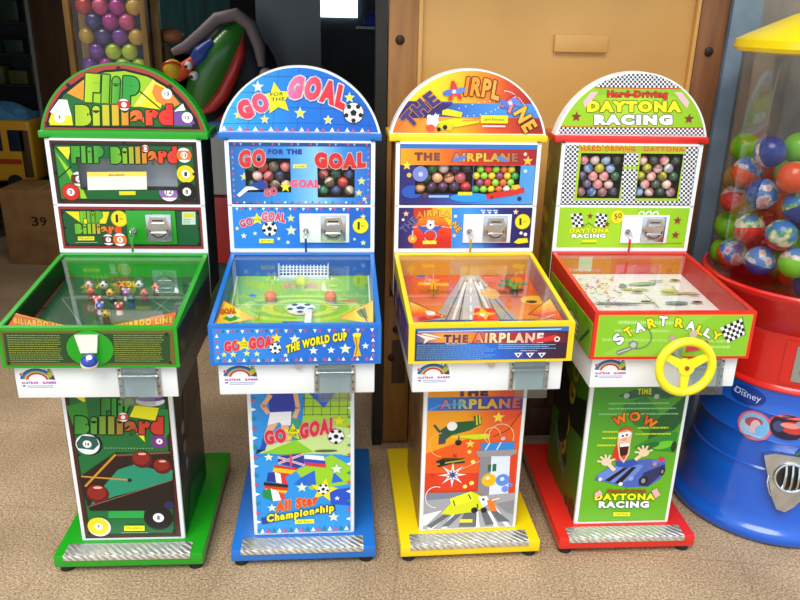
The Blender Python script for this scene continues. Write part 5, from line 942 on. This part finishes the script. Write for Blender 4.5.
def wrap(o, ang, zc, W, H, lift, Rf=dR):
    # bend a flat graphic (x right, z up around 0,0) onto the drum
    for v in o.data.vertices:
        x, y, z = v.co; zz = zc+z; r = Rf(zz)+lift+(-y); a_ = ang+x/Rf(zc); v.co = (r*math.cos(a_), r*math.sin(a_), zz)
def medal(name, ang, zc, W, H, draw, base, n=28, parent=None, Rf=dR, rect=False, lift=.001):
    cl = [(0, 0), (W, 0), (W, H), (0, H)] if rect else [(W/2+W/2*math.cos(2*PI*k/n), H/2+H/2*math.sin(2*PI*k/n)) for k in range(n)]
    a = Art(W, H, [(0, 0), (100, 0), (100, 100), (0, 100)], base, clip=cl); a.cells = [[(W*i/14, -9), (W*(i+1)/14, -9), (W*(i+1)/14, 9), (W*i/14, 9)] for i in range(14)]; a.polys = []; a.raw(cl, lin(base))
    # subdivide the base so that it bends
    draw(a); o = a.build(name, parent or base_, (-W/2, 0, H/2), (1, 0, 0), (0, 0, -1), th=.0035); wrap(o, math.radians(ang), zc, W, H, lift, Rf); return o
def strip_draw(a, f, n=10):
    pass
def logo(a):
    a.text('Disney', 50, 50, 76, 48, '#c8dcf4', wt=.0, slope=3, bend=-2); a.arc(30, 48, 20, 23, 150, 330, '#a8c4e8')
medal('brand_badge', -141, .533, .125, .066, logo, '#0e3488')
def m1(a):
    a.ell(50, 50, 42, 41, '#7ab0d8'); a.ell(30, 60, 22, 24, '#a8c0d8'); a.ell(46, 38, 26, 16, '#a84a5a', -15); a.ell(54, 52, 15, 22, '#d8b0b8'); a.ell(70, 62, 16, 20, '#6ab0e0')
def m2(a):
    a.ell(50, 50, 44, 40, '#1c1c38'); a.ell(62, 50, 32, 18, '#c03a34', 5); a.ell(28, 52, 14, 16, '#3a4a78'); a.ell(55, 42, 24, 8, '#e08a7a'); a.ell(80, 30, 14, 8, '#8a94a8')
medal('medallion', -131.5, .430, .118, .110, m1, '#d0687a'); medal('medallion', -110, .455, .130, .095, m2, '#d04a44')
def m3(a): a.ell(50, 50, 44, 42, '#2a4a3a')
medal('medallion', -92, .345, .10, .08, m3, '#3a5a5a')
def poster(a):
    a.rect(0, 0, 100, 100, '#8a8a80'); a.ell(40, 30, 18, 26, '#c8a890'); a.ell(62, 62, 26, 20, '#b83a30'); a.ell(34, 70, 14, 18, '#5a6a5a')
medal('poster', -104, .695, .105, .13, poster, '#8a8a80', parent=body_, Rf=lambda z: .2745, rect=True, lift=.0005)
# coin mechanism on the drum
ang = math.radians(-105.5); zc = .27; M = Matrix.Rotation(ang+PI/2, 4, 'Z') @ Matrix.Translation((0, -.300, zc)) @ Matrix.Rotation(math.radians(-9), 4, 'X')
pts = [(-.085, .075), (-.05, .088), (.085, .088), (.085, .0), (.07, -.05), (.04, -.10), (.012, -.125), (-.015, -.118), (-.035, -.08), (-.055, -.02)]
cm_ = obj('coin_mechanism', prism(BM(), pts[::-1], -.022, .03), steel, D, M=M)
b = BM(); tube(b, [(.052*math.cos(2*PI*k/32)+.012, -.026, .052*math.sin(2*PI*k/32)+.008) for k in range(32)], .006, 10, True); obj('dial_ring', b, chrome, cm_, M=M)
obj('dial_face', cyl(BM(), (.012, -.018, .008), (.012, -.026, .008), .05, .05, 32), black, cm_, M=M)
for k in range(4):
    x = -.020+.021*k; h_ = math.sqrt(max(.046**2-(x)**2, .0001)); b = BM(); tube(b, [(x+.012, -.026, -h_+.008), (x+.012, -.037, -h_*.5+.008), (x+.012, -.04, .008), (x+.012, -.037, h_*.5+.008), (x+.012, -.026, h_+.008)], .0045, 8); obj('dial_bar', b, chrome, cm_, M=M)
b = BM(); tube(b, [(-.06, -.024, .0), (-.062, -.03, -.02), (-.05, -.03, -.055), (-.04, -.024, -.07)], .003, 8); obj('return_lever', b, chrome, cm_, M=M)
# large balls
def mottled(name, c1, c2, c3):
    m = noise_mat(name, c1, c2, 26, .2, 2, (1, 1, 1), 0, .44, .5, third=c3, coat=.5); return m
MO = [mottled('ball_print_blue', '#3a7ad8', '#dcd8e8', '#d87a7a'), mottled('ball_print_pink', '#5a8ad8', '#e4dcd8', '#d8909a'), mottled('ball_print_green', '#3a7ad0', '#5aa85a', '#ece0c8')]
BC = {'blue': '#2f86e8', 'orange': '#f0582a', 'green': '#84d82a', 'red': '#d82a2a', 'tan': '#a8824a'}
def big_ball(loc, mi, cn, rot, label):
    b = BM(); sph(b, (0, 0, 0), .0515, 32, 20); bmesh.ops.recalc_face_normals(b, faces=b.faces)
    k = ('bb', mi, cn)
    if k not in _cm:
        me = bpy.data.meshes.new('large_ball'); b.to_mesh(me); me.materials.append(MO[mi] if mi is not None else mat('ball_'+cn, BC[cn], .2, 0, .5)); me.materials.append(mat('ball_'+cn, BC[cn], .2, 0, .5))
        for p in me.polygons: p.material_index = 0 if p.center.z > -.004 else 1; p.use_smooth = True
        _cm[k] = me
    b.free(); o = bpy.data.objects.new('large_ball', _cm[k]); C.objects.link(o); o.location = loc; o.rotation_euler = rot; tag(o, label, 'ball', 'large balls in the clear globe of the capsule dispenser'); return o
vis = [((1.203, 2.52, 1.39), 1, 'blue', (-1.9, .5, .3), 'blue ball at the very top of the pile, its print at upper right'), ((1.183, 2.616, 1.305), 0, 'orange', (.3, .3, 1), 'orange-bottomed printed ball just below and left of the topmost blue ball'),
       ((1.188, 2.681, 1.195), 1, 'red', (.5, .5, 2), 'pale pink ball with red underside against the left of the globe'), ((1.203, 2.52, 1.25), 1, 'blue', (.9, 1.6, .2), 'blue ball with pink print on its left side, mid pile'),
       ((1.254, 2.438, 1.323), 0, 'orange', (1.0, -1.3, 2.6), 'orange and blue printed ball at the upper right edge of view'), ((1.294, 2.442, 1.228), 2, 'blue', (-.5, .2, 1), 'blue ball with olive print near the right edge, second from top'),
       ((1.205, 2.735, 1.087), None, 'green', (0, 0, 0), 'plain green ball low against the left of the globe'), ((1.194, 2.548, 1.125), 2, 'red', (.2, -.2, 4), 'blue-green printed ball with red underside above the rim row'),
       ((1.252, 2.439, 1.132), 2, 'red', (.2, .6, 5), 'multicoloured printed ball with red lower left, above the rim at right'), ((1.183, 2.618, 1.013), 0, 'orange', (.5, .6, 6), 'bright orange and blue ball resting at the rim on the left'),
       ((1.222, 2.482, 1.027), 1, 'blue', (.2, 0, 7), 'red and blue printed ball resting at the rim in the middle'), ((1.3, 2.41, 1.045), 1, 'green', (.3, .4, 1.4), 'green and blue ball resting at the rim on the right'),
       ((1.236, 2.785, 1.365), None, 'green', (0, 0, 0), 'plain green ball behind the topmost blue ball'), ((1.208, 2.743, .983), None, 'green', (0, 0, 0), 'plain green ball lowest on the left, behind the orange one'),
       ((1.308, 2.545, 1.401), None, 'green', (0, 0, 0), 'green ball at the top right edge of the pile'), ((1.218, 2.763, 1.252), None, 'tan', (0, 0, 0), 'tan brown ball far left and behind in the globe')]
for p, mi, cn, rot, lab in vis: big_ball(p, mi, cn, rot, lab)
inner_pts = [(1.379, 2.434, 0.965), (1.375, 2.542, 0.965), (1.383, 2.65, 0.965), (1.391, 2.758, 0.965), (1.383, 2.866, 0.965), (1.492, 2.434, 0.965), (1.397, 2.439, 1.069), (1.383, 2.542, 1.069), (1.369, 2.65, 1.068), (1.385, 2.758, 1.069), (1.39, 2.866, 1.069), (1.381, 2.434, 1.172), (1.377, 2.542, 1.173), (1.378, 2.65, 1.172), (1.386, 2.758, 1.173), (1.37, 2.866, 1.171), (1.384, 2.434, 1.279), (1.387, 2.542, 1.276), (1.393, 2.65, 1.275), (1.4, 2.758, 1.276), (1.382, 2.866, 1.274)]
R = random.Random(4); ROW = {0.9: 'bottom', 1.0: 'second', 1.1: 'third', 1.2: 'top'}
for p in inner_pts:
    cn = R.choice(['green', 'blue', 'orange', 'red']); lay = 'bottom' if p[2] < 1 else 'second' if p[2] < 1.1 else 'third' if p[2] < 1.2 else 'top'
    dp = ['front', 'second', 'middle', 'fourth', 'back'][min(4, int((p[1]-2.42)/.104))]
    big_ball(p, None, cn, (0, 0, 0), '%s ball buried inside the pile, %s layer, %s from the front%s' % (cn, lay, dp, ', right side' if p[0] > 1.45 else ''))
obj_ = obj('wall_socket', bx(BM(), 1.235, 1.30, -.045, -.02, .30, .42, .004), mat('socket_grey', '#6a7078', .5), None, M=FM); tag(obj_, 'small grey electric box on the blue door frame beside the dispenser', 'electric box')

# ================================================================== inside the shop
card = noise_mat('cardboard', '#8a6238', '#9c7344', 9, .8, 5)
t = thing('cardboard_box', 'brown cardboard box marked 39 on the shop floor beside the green machine', 'box', (-2.89, 5.35, 0))
bxo = obj('carton', bx(BM(), 0, .55, 0, .36, 0, .56, .004), card, t)
a = Art(.5, .5, [(0, 0), (100, 0), (100, 100), (0, 100)], '#93693d'); a.polys = []; a.clip = [(0, 0), (.5, 0), (.5, .5), (0, .5)]
for ch, x in (('3', 46), ('9', 58)):
    a.polys = []; a.n = 0; a.text(ch, x, 42, 10, 14, '#15120f', wt=.02); a.build('printed_digit', bxo, (0, 0, .54), (1, 0, 0), (0, 0, -1), th=.0004, slab=False)
obj('packing_tape', bx(BM(), .26, .30, -.001, .361, .5605, .5615), mat('tape', '#a88a5c', .3), t)
dwood = noise_mat('dark_brown_wood', '#2c1a0a', '#3f2710', 3, .5, 6, (6, 6, .8))
t = thing('low_table', 'low dark wooden table behind the cardboard box', 'table', (-3.2, 6.05, 0)); obj('tabletop', bx(BM(), -.42, .42, -.28, .28, .42, .45, .004), dwood, t)
for sx in (-.38, .38):
    for sy in (-.24, .24): obj('leg', bx(BM(), sx-.025, sx+.025, sy-.025, sy+.025, 0, .42), dwood, t)
t = thing('toy_bus', 'big yellow toy bus parked on the low table at far left', 'toy bus', (-3.2, 6.0, .45))
busy = mat('bus_yellow', '#c8961c', .4, 0, .3); bb = obj('bus_body', bx(BM(), -.38, .37, -.17, .17, .06, .53, .03, 3), busy, t)
for k in range(4): obj('bus_window', bx(BM(), -.32+.17*k, -.2+.17*k, -.174, -.168, .30, .46, .004), mat('bus_window', '#1c2a3a', .1), bb)
obj('bus_door', bx(BM(), .28, .35, -.174, -.168, .1, .46, .003), mat('bus_dark', '#4a3a18', .4), bb); obj('side_stripe', bx(BM(), -.36, .27, -.173, -.169, .2, .24), mat('bus_red', '#a83a1c', .4), bb)
for x in (-.22, .2):
    for sy in (-.16, .16): obj('wheel', cyl(BM(), (x, sy-.02, .06), (x, sy+.02, .06), .06, None, 24), rubber, t)
def lumpy(name, x0, x1, y0, y1, z0, h, m, seed, nx=22, ny=14):
    R = random.Random(seed); b = BM(); ph = [(R.uniform(4, 16), R.uniform(4, 16), R.uniform(0, 6)) for _ in range(5)]
    top = []; bot = []
    for j in range(ny+1):
        for i in range(nx+1):
            u, v = i/nx, j/ny; e = min(1, 6*min(u, 1-u, v, 1-v)); z = h*(.45+.55*sum(math.sin(a_*u+b__*v+c__) for a_, b__, c__ in ph)/5)*e**.5+.006
            top.append(b.verts.new((x0+(x1-x0)*u, y0+(y1-y0)*v, z0+abs(z)))); bot.append(b.verts.new((x0+(x1-x0)*u, y0+(y1-y0)*v, z0)))
    n = nx+1
    for j in range(ny):
        for i in range(nx): k = j*n+i; b.faces.new((top[k], top[k+1], top[k+n+1], top[k+n])); b.faces.new((bot[k+n], bot[k+n+1], bot[k+1], bot[k]))
    for i in range(nx): b.faces.new((bot[i], bot[i+1], top[i+1], top[i])); k = ny*n+i; b.faces.new((top[k], top[k+1], bot[k+1], bot[k]))
    for j in range(ny): k = j*n; b.faces.new((top[k], top[k+n], bot[k+n], bot[k])); k = j*n+nx; b.faces.new((bot[k], bot[k+n], top[k+n], top[k]))
    return obj(name, b, m)
tag(lumpy('folded_blanket', -3.5, -2.86, 5.86, 6.14, .982, .15, noise_mat('blue_cloth', '#2c6a98', '#4a88b4', 8, .9), 3), 'crumpled light blue cloth lying on top of the yellow toy bus', 'cloth')
t = thing('wardrobe', 'tall dark brown cupboard with a grey metal edge strip standing in the shop', 'cupboard', (-2.68, 5.78, 0)); w_ = obj('carcass', bx(BM(), 0, .86, 0, .5, 0, 2.4), dwood, t)
obj('edge_strip', bx(BM(), -.028, -.001, -.02, .03, 0, 2.4), mat('grey_strip', '#7d8286', .35, .6), t); obj('cupboard_door', bx(BM(), .01, .85, -.018, -.001, .05, 2.35, .003), dwood, w_)
t = thing('display_rack', 'dark goods rack behind the toy bus at the far left', 'rack', (-3.6, 6.35, 0))
for z in (1.18, 1.42, 1.66, 1.9): obj('shelf', bx(BM(), -.5, .72, 0, .3, z, z+.015), dark, t)
for x in (-.5, .72): obj('upright', bx(BM(), x-.012, x+.012, .0, .3, 0, 2.3), mat('rack_grey', '#3a4048', .5, .4), t)
R = random.Random(9); CN = {'#1c3a6a': 'navy', '#243a30': 'dark green', '#3a2a1c': 'brown', '#2a3440': 'slate', '#4a4a2a': 'olive', '#142850': 'dark blue'}
for zi, z in enumerate((1.195, 1.435, 1.675)):
    for k in range(6):
        c = R.choice(list(CN)); x = -3.98+.19*k; h_ = R.uniform(.1, .18)
        o = obj('goods_packet', bx(BM(), x, x+.15, 6.4, 6.55, z, z+h_, .006), mat('packet_'+c.strip('#'), c, .4)); tag(o, '%s packet on the %s shelf of the dark rack, %s from the left' % (CN[c], ('lowest', 'middle', 'highest')[zi], ('first', 'second', 'third', 'fourth', 'fifth', 'sixth')[k]), 'packet', 'packets on the dark rack')
# column of coloured balls
goldw = noise_mat('golden_wood_frame', '#8f6a2a', '#a8833c', 6, .45, 5, (5, 5, 1))
t = thing('ball_display_cabinet', 'narrow golden-framed glass cabinet full of coloured balls behind the green machine', 'display cabinet', (-1.58, 4.35, 0))
obj('plinth', bx(BM(), -.21, .21, -.11, .13, 0, 1.30, .004), dwood, t)
fr = BM()
for x in (-.2, .2): bx(fr, x-.016, x+.016, -.11, -.07, 1.30, 2.15, .003); bx(fr, x-.022, x+.022, .09, .13, 1.30, 2.15, .003)
bx(fr, -.22, .22, -.11, .13, 2.15, 2.2, .003); obj('frame', fr, goldw, t); obj('back_board', bx(BM(), -.178, .178, .1, .11, 1.3, 2.15), mat('plum_back', '#3a2038', .6), t); obj('front_glass', bx(BM(), -.178, .178, -.092, -.088, 1.3, 2.15), glass, t)
R = random.Random(12); PC = {'#b02a90': 'magenta', '#c83a34': 'red', '#b8cc1c': 'lime', '#7a3a9a': 'purple', '#d04a7a': 'pink', '#c8a020': 'amber', '#4a3a7a': 'dark violet'}
spec = {(3, 1): '#b8cc1c', (3, 3): '#b8cc1c', (2, 2): '#b8cc1c', (5, 3): '#c83a34', (5, 1): '#b02a90'}
for j in range(9):
    for k in range(4 if j % 2 == 0 else 3):
        c = spec.get((j, k)) or R.choice(list(PC)); r_ = .0435
        o = bpy.data.objects.new('play_ball', _cm.get(('pb', c)) or _cm.setdefault(('pb', c), capsule_mesh('play_ball', c, c, False))); C.objects.link(o); o.scale = (r_, r_, r_)
        o.location = (-1.58-.134+.0893*(k+.5*(j % 2)), 4.35-.036, 1.30+r_+.0755*j); tag(o, '%s ball in the golden-framed cabinet, %s from the left in the %s row up' % (PC[c], ('first', 'second', 'third', 'fourth')[k], ('first', 'second', 'third', 'fourth', 'fifth', 'sixth', 'seventh', 'eighth', 'ninth')[j]), 'ball', 'balls in the golden-framed cabinet')
# post with round head
t = thing('wooden_post', 'pale wooden post with a red and tan rounded head inside the dark shop', 'post', (-1.36, 4.55, 0)); obj('shaft', cyl(BM(), (0, 0, 0), (0, 0, 1.60), .042, .038), mat('pale_wood', '#7a6247', .6), t)
obj('rounded_head', sph(BM(), (.03, 0, 1.65), .065, sc=(1.1, .9, .62)), mat('tan_head', '#c08058', .4), t); obj('red_cap', sph(BM(), (-.035, -.01, 1.645), .06, sc=(1, .9, .6)), mat('dark_red_head', '#8a1c18', .4), t)
tag(obj('hanging_curtain', bx(BM(), -1.75, -1.22, 5.6, 5.62, 1.5, 2.6), noise_mat('teal_cloth', '#0e3438', '#174a4c', 4, .9, 3, (9, 1, .5))), 'dark teal curtain hanging deep inside the shop', 'curtain')
# kiddie ride
t = thing('crocodile_ride', 'green cartoon crocodile ride with red mouth and yellow nose behind the green and blue machines', 'kiddie ride', (0, 0, 0)); t.location = (-1.0, 4.25, 0)
def T(pts): return [(x+1.0, y, z) for x, y, z in pts]
gm_ = mat('ride_green', '#2f7a2a', .35, 0, .3); rm_ = mat('ride_red', '#c02a26', .35, 0, .3); bm_ = mat('ride_blue', '#2448a0', .35); dm_ = mat('ride_navy', '#10182c', .5)
obj('pedestal', bx(BM(), -.26, .24, -.15, .25, 0, .46, .02), mat('ride_dark_green', '#123420', .5), t)
obj('red_step', bx(BM(), -.24, .2, -.2, .2, .46, .84, .02), mat('ride_red_body', '#a01c20', .4), t); bdy = obj('seat_shell', bx(BM(), -.24, .2, -.18, .22, .84, 1.2, .03), mat('ride_grey_white', '#a8aaa6', .5), t); obj('red_square', bx(BM(), -.1, -.03, -.186, -.18, .92, 1.03), rm_, bdy)
obj('back_shell', sph(BM(), (.06, .12, 1.42), .26, 28, 18, sc=(.95, .45, 1.15)), dm_, t)
hd = obj('head', tube(BM(), T([(-1.10, -.06, 1.24), (-1.10, -.07, 1.32), (-1.04, -.08, 1.44), (-.97, -.08, 1.56), (-.90, -.07, 1.66), (-.85, -.05, 1.72)]), [.05, .085, .10, .095, .075, .03], 18), gm_, t)
obj('mouth', tube(BM(), T([(-.85, -.09, 1.68), (-.86, -.11, 1.58), (-.90, -.13, 1.48), (-.95, -.14, 1.38), (-1.02, -.13, 1.31), (-1.10, -.11, 1.27)]), [.012, .028, .032, .034, .03, .012], 12), rm_, hd)
obj('tongue', tube(BM(), T([(-.94, -.1, 1.27), (-.98, -.12, 1.22), (-1.04, -.1, 1.20)]), [.02, .035, .02], 10), rm_, hd); obj('blue_cheek', tube(BM(), T([(-1.13, -.13, 1.50), (-1.05, -.14, 1.58), (-.99, -.13, 1.64)]), [.02, .045, .02], 12), bm_, hd)
obj('orange_snout', tube(BM(), T([(-1.08, -.14, 1.56), (-1.14, -.15, 1.50), (-1.19, -.14, 1.46)]), [.02, .04, .03], 12), mat('ride_orange', '#d8481c', .4), hd)
ns = obj('nose_ball', sph(BM(), (-.20, -.16, 1.50), .05, 24, 14), mat('ride_yellow', '#e0b41c', .35), hd); obj('nose_stripe', tube(BM(), [(-.20+.0505*math.cos(k*PI/10), -.16-.0505*abs(math.sin(k*PI/10))*.7, 1.50+.036*math.sin(k*PI/10)) for k in range(11)], .008, 8), rm_, ns)
for x, z, r_ in ((-.115, 1.52, .021), (-.09, 1.47, .024)): e = obj('eye', sph(BM(), (x, -.17, z), r_, 16, 10), mat('eye_white', '#e4e6ea', .3), hd); obj('pupil', sph(BM(), (x-.008, -.17-r_*.85, z-.004), r_*.4, 10, 8), black, e)
obj('blue_collar', tube(BM(), T([(-1.12, -.1, 1.18), (-1.02, -.15, 1.19), (-.92, -.12, 1.22)]), [.03, .05, .03], 12), mat('ride_light_blue', '#4a78b8', .4), t)
obj('hood_rim', tube(BM(), T([(-1.21, -.1, 1.58), (-1.14, -.1, 1.61), (-1.05, -.1, 1.68), (-.97, -.1, 1.75), (-.87, -.1, 1.77), (-.80, -.1, 1.72), (-.76, -.1, 1.62), (-.75, -.1, 1.52)]), [.02, .028, .03, .032, .034, .034, .032, .02], 14), mat('ride_mauve', '#75686e', .5), t)
obj('hood_end', sph(BM(), (.27, -.1, 1.48), .035), mat('ride_pale', '#b8b4b4', .5), t)
# glass-fronted cabinet, cap on a shelf, small bright window
fs('door_2', -.73, -.35, 1.9, 1.94, 0, 2.5, noise_mat('slate_door', '#414d59', '#53606c', 2, .25, 3, (1, 1, .4)))
fs('window_1', -.57, -.08, 3.97, 3.99, 1.76, 2.2, mat('daylight_pane', '#dff2ff', .5, emit=2.2)); fs('trim_2', -.64, -.57, 3.94, 4.0, 1.7, 2.26, mat('aqua_frame', '#2a7a8a', .5))
t = tag(obj('wall_shelf', bx(BM(), -.32, .045, 5.12, 5.3, 1.70, 1.715), mat('pale_shelf', '#aab8c8', .4)), 'narrow pale shelf on the partition wall inside the shop', 'shelf')
t = thing('cap', 'bright blue cap lying on the pale shelf inside the dark shop', 'cap', (-.20, 5.2, 1.716)); cb_ = mat('cap_blue', '#1c3aa8', .6)
b = BM(); lathe(b, [(.0, .085), (.03, .083), (.055, .07), (.072, .045), (.078, .0), (0, 0)], 24); obj('crown', b, cb_, t); b = BM(); cyl(b, (-.06, -.03, .002), (-.06, -.03, .008), .065, .06, 24); obj('brim', b, cb_, t)
